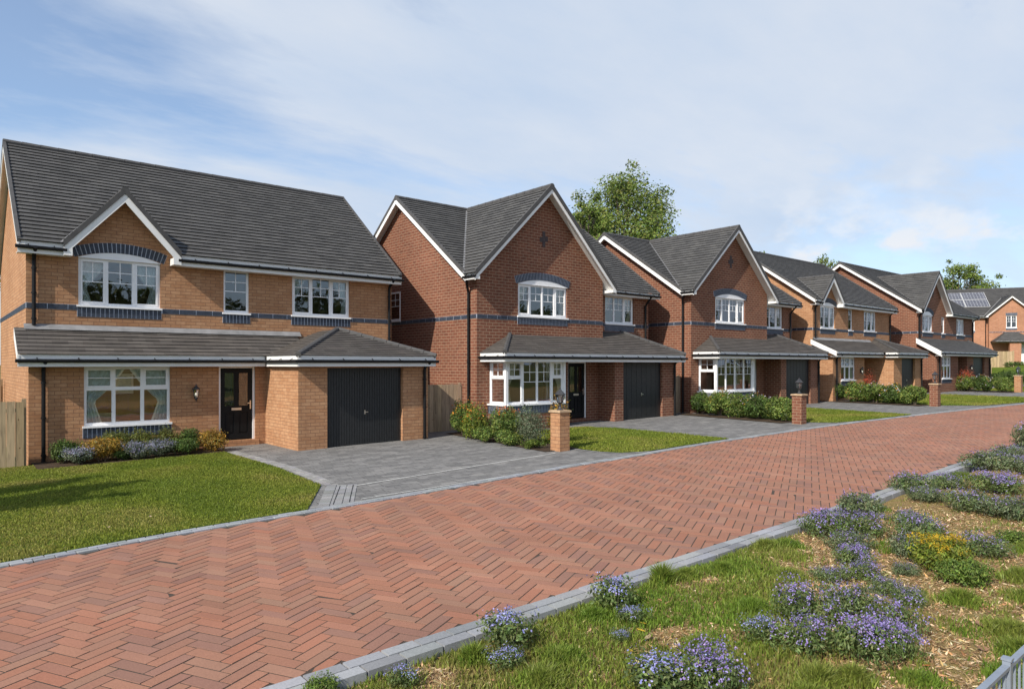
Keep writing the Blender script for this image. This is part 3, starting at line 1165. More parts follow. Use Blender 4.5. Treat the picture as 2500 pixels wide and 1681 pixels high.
def house(p):
    """A gabled house with a front gable; local x along the street, y to the back, origin at the upper front wall's corner."""
    W, ze, zr, yf, yr = p['W'], p['ze'], p['zr'], p['yf'], p['yr']
    root = thing(p['name'], p['label'], 'house', p['loc'], p.get('rz', 0.0), 'houses along the brick road')
    B = M[p['brick']]
    k = (zr - ze) / (yr - yf)
    yb = 2 * yr - yf                      # back eave
    ov = 0.32
    xl, xr, zg = p['gable']               # roof edges and ridge of the front gable
    gy = p.get('gy', -0.40)               # verge plane of the front gable
    xc = (xl + xr) / 2
    yv = yf + (zg - ze) / k
    rec = p.get('rec', 0.0)               # the wall beside the gable stands back by this
    gx0, gx1 = p.get('gwall', (0.0, W))   # front wall range that stays at y = 0
    z_low = p.get('z_low', -0.5)
    D = yb - 0.3                          # back wall

    # -- walls
    mb = MB(front(0.0))
    ups = p['up']
    holes = [(w['u'][0], w['u'][1], w['z'][0], w['z'][1]) for w in ups if not w.get('y')]
    holes += [h for h in p.get('low_holes', ())]
    wall(mb, gx0, gx1, z_low, ze + 0.02, holes)
    inset = 0.0
    gk = (zg - ze) / (xc - xl)
    top = [(x, ze + 0.02) for x in (max(gx0, xl), min(gx1, xr))]
    zl, zr2 = ze + (top[0][0] - xl) * gk - 0.03, ze + (xr - top[1][0]) * gk - 0.03
    poly = [(top[0][0], 0, ze + 0.02), (top[1][0], 0, ze + 0.02)]
    if zr2 > ze + 0.05:
        poly.append((top[1][0], 0, zr2))
    poly.append((xc, 0, zg - 0.04))
    if zl > ze + 0.05:
        poly.append((top[0][0], 0, zl))
    mb.face(poly)
    if rec:
        mb.T = front(rec)
        for r0, r1 in p['recs']:
            hh = [(w['u'][0], w['u'][1], w['z'][0], w['z'][1]) for w in ups if w.get('y') and r0 < w['u'][0] < r1]
            wall(mb, r0, r1, -0.5, ze + 0.02, hh)
        for xx in p['returns']:
            mb.T = leftside(xx)
            mb.face([(0, 0, -0.5), (rec, 0, -0.5), (rec, 0, ze + rec * k), (0, 0, ze + 0.02)])
    for xx, TT in ((0.0, leftside(0.0)), (W, rightside(W))):
        s0 = p.get('side_y0', (0.0, rec))[0 if xx == 0 else 1]
        zt = ze - 0.03
        mb.T = TT
        mb.face([(s0, 0, -0.5), (D, 0, -0.5), (D, 0, zt), (yr, 0, zr - 0.05), (max(s0, yf + 0.03), 0, zt + (max(s0, yf + 0.03) - yf) * k)] + ([(s0, 0, zt)] if s0 < yf else []))
    mb.T = front(D)
    mb.face([(0, 0, -0.5), (W, 0, -0.5), (W, 0, ze), (0, 0, ze)])
    mb.build('wall', B, root)

    # -- main roof
    rf = MB()
    x0, x1 = -p.get('ovl', ov), W + p.get('ovr', ov)
    if p.get('full_gable'):
        roof_face(rf, [(x0, yf, ze), (xc, yr, zr), (x0, yr, zr)])
        roof_face(rf, [(xr, yf, ze), (x1, yf, ze), (x1, yr, zr), (xc, yr, zr)])
    else:
        if xl > x0 + 0.02:
            roof_face(rf, [(x0, yf, ze), (xl, yf, ze), (xc, yv, zg), (xc, yr, zr), (x0, yr, zr)])
        else:
            roof_face(rf, [(x0, yf, ze), (xc, yv, zg), (xc, yr, zr), (x0, yr, zr)])
        roof_face(rf, [(xr, yf, ze), (x1, yf, ze), (x1, yr, zr), (xc, yr, zr), (xc, yv, zg)])
    roof_face(rf, [(x0, yb, ze), (x1, yb, ze), (x1, yr, zr), (x0, yr, zr)])
    rf.T = None
    ro = rf.build('tile_roof', M['roof_tile'], root)
    rg = MB()
    ridge_run(rg, (x0, yr, zr + 0.0), (x1, yr, zr + 0.0))
    rg.build('ridge_tile', M['verge_tile'], ro)

    # -- front gable roof
    gr = MB()
    gl_pts = [(xl, gy, ze), (xl, yf, ze), (xc, yv, zg), (xc, gy, zg)]
    gr_pts = [(xr, gy, ze), (xr, yf, ze), (xc, yv, zg), (xc, gy, zg)]
    if gy < yf - 0.01:
        roof_face(gr, gl_pts)
        roof_face(gr, gr_pts)
    else:
        roof_face(gr, [gl_pts[0], gl_pts[2], gl_pts[3]])
        roof_face(gr, [gr_pts[0], gr_pts[2], gr_pts[3]])
    go = gr.build('gable_roof', M['roof_tile'], root)
    rg = MB()
    ridge_run(rg, (xc, gy, zg), (xc, yv + 0.1, zg))
    rg.build('ridge_tile', M['verge_tile'], go)
    for xe in (xl, xr):
        vs = MB()
        a, b = Vector((xe, yf, ze + 0.045)), Vector((xc, yv, zg + 0.045))
        sd = Vector((0.07, 0, 0))
        vs.prism([a - sd, a + sd, b + sd, b - sd], (0, 0, -0.02))
        vs.build('valley_strip', M['lead'], go)

    # -- bargeboards, verge tiles and soffits: one object each
    bd = p.get('barge', 0.24)
    vd = p.get('verge', 0.17)
    fh = p.get('fascia_h', 0.22)

    def one(name, mat, fn):
        q = MB()
        fn(q)
        return q.build(name, mat, root)

    for xe in (xl, xr):
        sg = 1 if xe == xl else -1

        def board(q):
            rake(q, (xc, gy + 0.02, zg - 0.05), (xe, gy + 0.02, ze - 0.05), bd, (0, 0.035, 0))
            q.box(min(xe, xe + sg * 0.2), max(xe, xe + sg * 0.2), gy + 0.0205, max(yf, 0.0), ze - max(fh, bd) + 0.012, ze - 0.10)
        one('bargeboard', M['white_board'], board)
        one('verge_tile', M['verge_tile'], lambda q: rake(q, (xc, gy - 0.005, zg + 0.10), (xe, gy - 0.005, ze + 0.10), vd, (0, 0.07, 0)))
        one('soffit', M['white_board'], lambda q: q.face([(xc, gy + 0.055, zg - 0.1), (xe, gy + 0.055, ze - 0.1), (xe, max(yf, 0.0) + 0.01, ze - 0.1), (xc, max(yf, 0.0) + 0.01, zg - 0.1)]))
    for xe, oo in ((x0, -x0), (x1, x1 - W)):
        sg = 1 if xe == x0 else -1
        for ye in (yf, yb):
            one('bargeboard', M['white_board'], lambda q: rake(q, (xe, yr, zr - 0.05), (xe, ye, ze - 0.05), 0.19, (sg * 0.035, 0, 0)))
            one('verge_tile', M['verge_tile'], lambda q: rake(q, (xe - sg * 0.012, yr, zr + 0.085), (xe - sg * 0.012, ye, ze + 0.085), 0.14, (sg * 0.075, 0, 0)))
            one('soffit', M['white_board'], lambda q: q.face([(xe + sg * 0.036, yr, zr - 0.1), (xe + sg * 0.036, ye, ze - 0.1), (xe + sg * oo, ye, ze - 0.1), (xe + sg * oo, yr, zr - 0.1)]))
    fe = yf + 0.03

    # -- main eaves
    for a, b in p['eaves']:
        a = max(a, x0)
        eave(root, (a, fe), (b, fe), ze + 0.0, fh, (0, -1))
        one('soffit', M['white_board'], lambda q: q.box(a, b, fe + 0.03, max(rec, 0.0) + 0.0, ze - fh + 0.005, ze - fh + 0.02))
    if p.get('full_gable'):
        eave(root, (xl + 0.03, yf), (xl + 0.03, gy + 0.06), ze, 0.2, (-1, 0))

    # -- brick band
    zb0, zb1 = p.get('band', (3.80, 3.94))

    def band(T, u0, u1, cut=()):
        pts = sorted([u0, u1] + [x for c in cut for x in c if u0 < x < u1])
        for s0, s1 in zip(pts, pts[1:]):
            if s1 - s0 > 0.05 and not any(c0 < (s0 + s1) / 2 < c1 for c0, c1 in cut):
                bn = MB(T)
                band_bricks(bn, s0, s1, zb0, zb1)
                bn.build('brick_band', [M['dark_brick'], M['pale_mortar']], root)
    if p.get('has_band', True):
        cut = lambda y: [(w['u'][0] - 0.03, w['u'][1] + 0.03) for w in ups if bool(w.get('y')) == y]
        band(front(0.0), gx0, gx1, cut(False))
        if rec:
            for r0, r1 in p['recs']:
                band(front(rec), r0, r1, cut(True))
        band(leftside(0.0), p.get('side_y0', (0.0, 0))[0], D)

    # -- upper windows
    for w in ups:
        window(root, front(rec if w.get('y') else 0.0), *w['u'], *w['z'], **w.get('kw', {}))

    # -- rooms seen through the glass
    rm = MB()
    for (a, b, y0, y1, z0, z1) in p['rooms']:
        rm.face([(a, y1, z0), (b, y1, z0), (b, y1, z1), (a, y1, z1)], 0)
        rm.face([(a, y0, z0), (a, y1, z0), (a, y1, z1), (a, y0, z1)], 0)
        rm.face([(b, y0, z0), (b, y1, z0), (b, y1, z1), (b, y0, z1)], 0)
        rm.face([(a, y0, z0), (b, y0, z0), (b, y1, z0), (a, y1, z0)], 1)
        rm.face([(a, y0, z1), (b, y0, z1), (b, y1, z1), (a, y1, z1)], 2)
    rm.build('room_lining', [M['room_wall'], M['room_floor'], M['room_ceiling']], root)
    for path in p['pipes']:
        downpipe(root, path)
    return root


def lean_roof(root, pts_list, mat='porch_tile', name='porch_roof', caps=(), flash=None):
    r = MB()
    for q in pts_list:
        roof_face(r, q, 0.17, 0.024)
    o = r.build(name, M[mat], root)
    if caps:
        for a, b in caps:
            c = MB()
            ridge_run(c, a, b, 0.085, 0.4)
            c.build('hip_tile', M['verge_tile'], o)
    if flash:
        f = MB()
        for a, b in flash:
            a, b = Vector(a), Vector(b)
            f.prism([a + Vector((0, 0, 0.1)), b + Vector((0, 0, 0.1)), b + Vector((0, -0.13, -0.04)), a + Vector((0, -0.13, -0.04))], (0, -0.008, 0.008))
        f.build('lead_flashing', M['lead'], o)
    return o


def wide_house(loc, label, v, gable, win, narrow, right, low, porch, gar, eaves_y, name='brick_house'):
    """The dormer-gabled house with a lean-to across its front. porch = (front wall y, end of front wall, door wall y)."""
    W = v.get('W', 10.2)
    Wg = 10.06
    el, eg = eaves_y
    xp, fl, dl = porch
    xg, gf, gd = gar
    ze = 5.45
    xl, xr, zg = gable
    kw3 = dict(cols='ofo', arch=0.19, curw=0.75)
    p = dict(name=name, label=label, loc=loc, brick='orange_brick', W=W, ze=ze, zr=v['zr'], yf=-0.36, yr=v['yr'], gable=gable, gy=-0.42, ovl=v.get('ovl', 0.32), ovr=v.get('ovr', 0.32), fascia_h=0.30, barge=0.26, verge=0.18,
             z_low=2.9, eaves=[(-0.32, xl + 0.02), (xr - 0.02, W + v.get('ovr', 0.32))],
             up=[dict(u=win, z=(3.93, 5.2), kw=kw3),
                 dict(u=narrow, z=(3.91, 5.2), kw=dict(cols='f', curt=())),
                 dict(u=right, z=(3.93, 5.2), kw=dict(cols='ofo', curt=('l', 'r'), curw=0.5))],
             rooms=[(0.1, 4.4, 0.14, 3.4, 2.95, 5.3), (4.45, 6.2, 0.14, 3.4, 2.95, 5.3), (6.25, W - 0.1, 0.14, 3.4, 2.95, 5.3), (0.12, xp - 0.05 if dl > fl else 4.45, fl + 0.14, 2.9, 0.12, 2.5)],
             pipes=[[(0.16, -0.42, 5.3), (0.16, -0.1, 5.1), (0.16, -0.07, 5.0), (0.16, -0.07, 3.38)],
                    [(W - 0.12, -0.42, 5.3), (W - 0.12, -0.1, 5.08), (W - 0.12, -0.07, 4.95), (W - 0.12, -0.07, 3.1)],
                    [(0.3, el - 0.03, 2.44), (0.3, fl - 0.1, 2.3), (0.3, fl - 0.07, 2.2), (0.3, fl - 0.07, -0.1)],
                    [(Wg - 0.17, eg - 0.03, 2.44), (Wg - 0.17, gf - 0.1, 2.3), (Wg - 0.17, gf - 0.07, 2.2), (Wg - 0.17, gf - 0.07, -0.1)]])
    root = house(p)
    B = M['orange_brick']
    # ground floor
    mb = MB(front(fl))
    wall(mb, 0, xp, -0.5, 2.6, [(*low['u'], *low['z'])] + ([(*low['door'], 0.17, 2.33)] if dl == fl else []))
    mb.T = leftside(0.0)
    mb.face([(fl, 0, -0.5), (0, 0, -0.5), (0, 0, 3.22), (fl, 0, 2.62 + (fl - el) * (3.3 - 2.62) / (-el) - 0.03)])
    if dl > fl:
        mb.T = rightside(xp)
        mb.face([(fl, 0, -0.5), (dl, 0, -0.5), (dl, 0, 2.6), (fl, 0, 2.6)])
        mb.T = front(dl)
        wall(mb, xp, xg, -0.5, 2.9, [(*low['door'], 0.17, 2.33)])
    mb.build('porch_wall', B, root)
    g = MB(front(gf))
    wall(g, xg, Wg, -0.5, 2.6, [(*gd, -0.3, 2.28)], 0.16)
    g.T = leftside(xg)
    g.face([(gf, 0, -0.5), (max(dl, fl), 0, -0.5), (max(dl, fl), 0, 2.6), (gf, 0, 2.6)])
    g.T = rightside(Wg)
    g.face([(gf, 0, -0.5), (0, 0, -0.5), (0, 0, 3.0), (gf, 0, 2.6)])
    g.build('garage_wall', B, root)
    window(root, front(fl), *low['u'], *low['z'], cols='ofo', trans=low['trans'], bars=low.get('bars', 'row'), curw=0.95)
    front_door(root, front(dl), *low['door'], 0.17, 2.33)
    st = MB(front(dl))
    st.box(low['door'][0] - 0.05, low['door'][1] + 0.1, -0.1, 0.05, -0.3, 0.165)
    st.build('door_step', B, root)
    garage_door(root, front(gf), *gd, v['gz'], 2.28, 30)
    # lean-to roof with the hipped garage roof running out of it
    x0g, x1g = xg - v.get('gov', 0.2), Wg + 0.07
    h = (x1g - x0g) / 2
    run = min(h, -eg)
    rise = 0.38
    za = 2.62 + run * rise
    xm0, xm1 = x0g + run, x1g - run
    ya = eg + run
    zt = 3.3
    lean = [(-0.25, el, 2.62), (xg + 1.2, el, 2.62), (xg + 1.2, 0, zt), (-0.25, 0, zt)]
    fr = [(x0g, eg, 2.62), (x1g, eg, 2.62), (xm1, ya, za), (xm0, ya, za)] if xm1 - xm0 > 0.02 else [(x0g, eg, 2.62), (x1g, eg, 2.62), (xm0, ya, za)]
    lf = [(x0g, eg, 2.62), (xm0, ya, za), (xm0, 0, za), (x0g, 0, 2.62)] if ya < -0.02 else [(x0g, eg, 2.62), (xm0, ya, za), (x0g, 0, 2.62)]
    rt = [(x1g, eg, 2.62), (xm1, ya, za), (xm1, 0, za), (x1g, 0, 2.62)] if ya < -0.02 else [(x1g, eg, 2.62), (xm1, ya, za), (x1g, 0, 2.62)]
    lean_roof(root, [lean, fr, lf, rt], caps=[((x0g, eg, 2.64), (xm0, ya, za + 0.02)), ((x1g, eg, 2.64), (xm1, ya, za + 0.02))],
              flash=[((-0.05, -0.012, zt + 0.0), (xm0 - 0.75, -0.012, zt + 0.0))])
    bb = MB()
    rake(bb, (-0.25, 0, zt - 0.01), (-0.25, el, 2.6), 0.26, (0.035, 0, 0))
    bb.build('bargeboard', M['white_board'], root)
    eave(root, (-0.25, el + 0.01), (x0g, el + 0.01), 2.62, 0.30, (0, -1))
    eave(root, (x0g, eg + 0.01), (x1g, eg + 0.01), 2.62, 0.30, (0, -1))
    eave(root, (x0g, el - 0.09), (x0g, eg + 0.02), 2.62, 0.30, (-1, 0))
    eave(root, (x1g, eg + 0.06), (x1g, 0.0), 2.62, 0.30, (1, 0))
    so = MB()
    so.box(-0.21, x0g, el + 0.04, dl if dl > fl else fl, 2.335, 2.35)
    so.box(x0g + 0.03, xg, eg + 0.05, 0.0, 2.335, 2.35)
    so.box(xg, x1g - 0.03, eg + 0.05, gf, 2.335, 2.35)
    so.build('porch_soffit', M['white_board'], root)
    return root


def gabled_house(loc, label, porch='bay', name='brick_house', bay_lights='offo', bay_x=(0.5, 3.3), zr=8.72):
    """The red house with a tall front gable, a bay window and a hipped porch roof."""
    W, ze, rec = 9.9, 5.28, 0.6
    yf, yr = 0.22, 4.8
    bx0, bx1 = bay_x
    by = -0.95
    p = dict(name=name, label=label, loc=loc, brick='red_brick', W=W, ze=ze, zr=zr, yf=yf, yr=yr, gable=(-0.36, 6.66, zr), gy=-0.42, full_gable=True,
             rec=rec, recs=[(6.3, W)], returns=[6.3], gwall=(0.0, 6.3), barge=0.2, verge=0.2, eaves=[(6.60, W + 0.3)],
             low_holes=[(bx0 + 0.1, bx1 - 0.1, 0.8, 2.4), (4.35, 5.38, 0.15, 2.34)],
             up=[dict(u=(1.85, 4.3), z=(3.96, 5.12), kw=dict(cols='offo', arch=0.2, pitch=0.072, brick_sill=0.25, cmat='cream_curtain', curw=0.5)),
                 dict(u=(7.1, 8.9), z=(3.92, 5.08), y=True, kw=dict(cols='ffo', pitch=0.072, brick_sill=0.27, cmat='cream_curtain', curw=0.6))],
             rooms=[(0.1, 6.2, 0.14, 3.6, 2.75, 5.2), (6.35, W - 0.1, rec + 0.14, 3.6, 2.75, 5.2), (0.1, 4.2, 0.0, 3.2, 0.12, 2.6)],
             pipes=[[(-0.32, 0.1, 5.1), (-0.2, 0.3, 4.95), (-0.07, 0.38, 4.7), (-0.07, 0.38, -0.1)],
                    [(9.62, yf - 0.02, 5.15), (9.62, 0.42, 4.9), (9.62, 0.53, 4.75), (9.62, 0.53, 3.2)],
                    [(9.68, -1.32, 2.44), (9.68, -1.02, 2.3), (9.68, -0.97, 2.2), (9.68, -0.97, -0.1)]])
    root = house(p)
    B = M['red_brick']
    # dark brick cross in the gable
    cr = MB(front(0.0))
    for dx, z0, z1 in ((0.0, 6.55, 7.12), (-0.13, 6.72, 6.9), (0.13, 6.76, 6.95)):
        cr.box(3.03 + dx, 3.17 + dx, -0.01, 0.012, z0, z1)
    cr.build('brick_cross', M['cross_brick'], root)
    # side window half seen past the neighbour
    window(root, leftside(0.0), 4.95, 5.75, 3.95, 5.1, cols='f', curt=(), d=0.03, brick_sill=0)
    # garage
    gx0, gx1, gf = 6.0, 9.78, -0.9
    g = MB(front(gf))
    wall(g, gx0, gx1, -0.5, 2.6, [(6.5, 8.95, -0.3, 2.32)], 0.16)
    g.T = leftside(gx0)
    g.face([(gf, 0, -0.5), (0, 0, -0.5), (0, 0, 2.6), (gf, 0, 2.6)])
    g.T = rightside(gx1)
    g.face([(gf, 0, -0.5), (rec, 0, -0.5), (rec, 0, 2.9), (gf, 0, 2.6)])
    g.build('garage_wall', B, root)
    garage_door(root, front(gf), 6.5, 8.95, 0.05, 2.32, 8)
    front_door(root, front(0.0), 4.35, 5.38, 0.15, 2.34)
    # bay
    bw = MB(front(by))
    z0, z1 = 0.87, 2.36
    bw.box(bx0, bx1, by - 0.0 - by - 0.25, 0.0, -0.4, z0 - 0.32)
    bw.T = None
    bw.box(bx0 + 0.001, bx0 + 0.25, by + 0.25, 0, -0.4, z0 - 0.32)
    bw.box(bx1 - 0.25, bx1 - 0.001, by + 0.25, 0, -0.4, z0 - 0.32)
    bw.build('bay_wall', B, root)
    bs = MB(front(by))
    sill_bricks(bs, bx0 - 0.02, bx1 + 0.02, z0 - 0.32, z0 - 0.045, 0.072, 0.02)
    bs.T = leftside(bx0)
    sill_bricks(bs, by + 0.01, -0.01, z0 - 0.32, z0 - 0.045, 0.072, 0.02)
    bs.T = rightside(bx1)
    sill_bricks(bs, by + 0.01, -0.01, z0 - 0.32, z0 - 0.045, 0.072, 0.02)
    bs.build('brick_sill', [M['dark_brick'], M['pale_mortar']], root)
    kw = dict(brick_sill=0, cmat='cream_curtain')
    if bay_lights == 'mixed':
        wn = window(root, front(by), bx0 + 0.1, bx0 + 0.78, z0, z1, cols='o', trans=z0 + 0.9, bars=True, curt=('l',), curw=1.6, **kw)
        window(root, front(by), bx0 + 0.78, bx1 - 0.65, z0, z1, cols='ff', curt=(), **kw)
        window(root, front(by), bx1 - 0.65, bx1 - 0.1, z0, z1, cols='o', trans=z0 + 0.9, bars=True, curt=('r',), curw=1.6, **kw)
    else:
        window(root, front(by), bx0 + 0.1, bx1 - 0.1, z0, z1, cols='ffff', curt=(), **kw)
    window(root, leftside(bx0), by + 0.1, -0.02, z0, z1, cols='o', trans=z0 + 0.9, curt=(), **kw)
    window(root, rightside(bx1), by + 0.1, -0.02, z0, z1, cols='o', trans=z0 + 0.9, curt=(), **kw)
    for xx in (bx0, bx1 - 0.1):
        ps = MB()
        ps.box(xx, xx + 0.1, by, by + 0.1, z0 - 0.02, z1)
        ps.build('bay_post', M['white_upvc'], root)
    bb = MB()
    bb.box(bx0 + 0.1, bx1 - 0.1, by + 0.13, 0.1, z0 - 0.06, z0 + 0.0)
    bb.build('bay_board', M['white_upvc'], root)
    # porch roof, hipped at both ends
    ex0, ex1, ey = 0.15, W + 0.06, -1.32
    zl, kk = 2.62, 0.5
    tz = lambda d: zl + d * kk
    lean_roof(root, [
        [(ex0, ey, zl), (6.3, ey, zl), (6.3, 0, tz(-ey)), (ex0 - ey, 0, tz(-ey))],
        [(6.3, ey, zl), (ex1, ey, zl), (ex1 - (rec - ey), rec, tz(rec - ey)), (6.3, rec, tz(rec - ey))],
        [(ex0, ey, zl), (ex0 - ey, 0, tz(-ey)), (ex0, 0, zl)],
        [(ex1, ey, zl), (ex1 - (rec - ey), rec, tz(rec - ey)), (ex1, rec, zl)]],
        caps=[((ex0, ey, zl + 0.02), (ex0 - ey, 0, tz(-ey) + 0.02)), ((ex1, ey, zl + 0.02), (ex1 - (rec - ey), rec, tz(rec - ey) + 0.02))])
    eave(root, (ex0, ey + 0.01), (ex1, ey + 0.01), zl, 0.30, (0, -1))
    eave(root, (ex0, 0.0), (ex0, ey + 0.05), zl, 0.30, (-1, 0))
    eave(root, (ex1, ey + 0.05), (ex1, rec), zl, 0.30, (1, 0))
    so = MB()
    so.box(ex0 + 0.03, gx0, ey + 0.05, 0.0, 2.335, 2.35)
    so.box(gx0, ex1 - 0.03, ey + 0.05, gf, 2.335, 2.35)
    so.build('porch_soffit', M['white_board'], root)
    return root


def mixed_house(loc, label, name='brick_house'):
    """The far red house: steep front gable, open-ended lean-to across the whole front."""
    W, ze, zr = 10.6, 5.35, 8.9
    yf, yr = -0.36, 4.9
    el, fl = -1.5, -1.1
    p = dict(name=name, label=label, loc=loc, brick='red_brick', W=W, ze=ze, zr=zr, yf=yf, yr=yr, gable=(-0.1, 5.3, 7.95), gy=-0.42, z_low=2.9,
             eaves=[(5.28, W + 0.3), (-0.3, -0.08)],
             up=[dict(u=(0.8, 2.55), z=(3.93, 5.05), kw=dict(cols='ofo', arch=0.26, pitch=0.08)),
                 dict(u=(4.25, 4.85), z=(3.91, 5.05), kw=dict(cols='f', curt=(), pitch=0.08)),
                 dict(u=(7.2, 8.8), z=(3.91, 5.05), kw=dict(cols='ofo', pitch=0.08))],
             rooms=[(0.1, 4.0, 0.14, 3.4, 2.95, 5.2), (4.05, 6.0, 0.14, 3.4, 2.95, 5.2), (6.05, W - 0.1, 0.14, 3.4, 2.95, 5.2), (0.1, 4.4, fl + 0.14, 2.9, 0.12, 2.5)],
             pipes=[[(-0.2, -0.42, 5.2), (0.1, -0.1, 5.0), (0.12, -0.07, 4.9), (0.12, -0.07, 3.4)],
                    [(W - 0.12, -0.42, 5.2), (W - 0.12, -0.1, 5.0), (W - 0.12, -0.07, 4.9), (W - 0.12, -0.07, 3.3)],
                    [(0.3, el - 0.03, 2.44), (0.3, fl - 0.1, 2.3), (0.3, fl - 0.07, 2.2), (0.3, fl - 0.07, -0.1)],
                    [(W - 0.2, el - 0.03, 2.44), (W - 0.2, fl - 0.1, 2.3), (W - 0.2, fl - 0.07, 2.2), (W - 0.2, fl - 0.07, -0.1)]])
    root = house(p)
    B = M['red_brick']
    cr = MB(front(0.0))
    for dx, z0, z1 in ((0.0, 6.3, 6.85), (-0.13, 6.47, 6.65), (0.13, 6.5, 6.7)):
        cr.box(2.53 + dx, 2.67 + dx, -0.01, 0.012, z0, z1)
    cr.build('brick_cross', M['cross_brick'], root)
    mb = MB(front(fl))
    wall(mb, 0, 3.9, -0.5, 2.6, [(0.9, 2.6, 0.85, 2.3)])
    mb.T = leftside(0)
    mb.face([(fl, 0, -0.5), (0, 0, -0.5), (0, 0, 3.22), (fl, 0, 2.62 + 0.1)])
    mb.T = rightside(3.9)
    mb.face([(fl, 0, -0.5), (0.3, 0, -0.5), (0.3, 0, 2.8), (fl, 0, 2.6)])
    mb.T = front(0.3)
    wall(mb, 3.9, 5.7, -0.5, 2.9, [(4.3, 5.3, 0.15, 2.3)])
    mb.build('porch_wall', B, root)
    g = MB(front(fl))
    wall(g, 5.7, W, -0.5, 2.6, [(7.0, 9.4, -0.3, 2.28)], 0.16)
    g.T = leftside(5.7)
    g.face([(fl, 0, -0.5), (0.3, 0, -0.5), (0.3, 0, 2.8), (fl, 0, 2.6)])
    g.T = rightside(W - 0.004)
    g.face([(fl, 0, -0.5), (0, 0, -0.5), (0, 0, 3.1), (fl, 0, 2.6)])
    g.build('garage_wall', B, root)
    garage_door(root, front(fl), 7.0, 9.4, 0.0, 2.28, 20)
    front_door(root, front(0.3), 4.3, 5.3, 0.15, 2.3)
    window(root, front(fl), 0.9, 2.6, 0.85, 2.3, cols='ofo', trans=1.7, bars=True, brick_sill=0.24, pitch=0.08)
    k = (3.5 - 2.62) / 1.5
    lean_roof(root, [[(-0.3, el, 2.62), (W + 0.3, el, 2.62), (W + 0.3 - 1.5, 0, 3.5), (-0.3, 0, 3.5)], [(W + 0.3, el, 2.62), (W - 1.2, 0, 3.5), (W + 0.3, 0, 2.62)]],
              mat='roof_tile', caps=[((W + 0.3, el, 2.64), (W - 1.2, 0, 3.52))])
    bb = MB()
    rake(bb, (-0.3, 0, 3.5), (-0.3, el, 2.6), 0.34, (0.035, 0, 0))
    bb.build('bargeboard', M['white_board'], root)
    eave(root, (-0.3, el + 0.01), (W + 0.3, el + 0.01), 2.62, 0.27, (0, -1))
    eave(root, (W + 0.3, el + 0.05), (W + 0.3, 0), 2.62, 0.27, (1, 0))
    so = MB()
    so.box(-0.26, W + 0.26, el + 0.05, fl, 2.335, 2.35)
    so.box(3.9, 5.7, fl, 0.3, 2.335, 2.35)
    so.build('porch_soffit', M['white_board'], root)
    return root


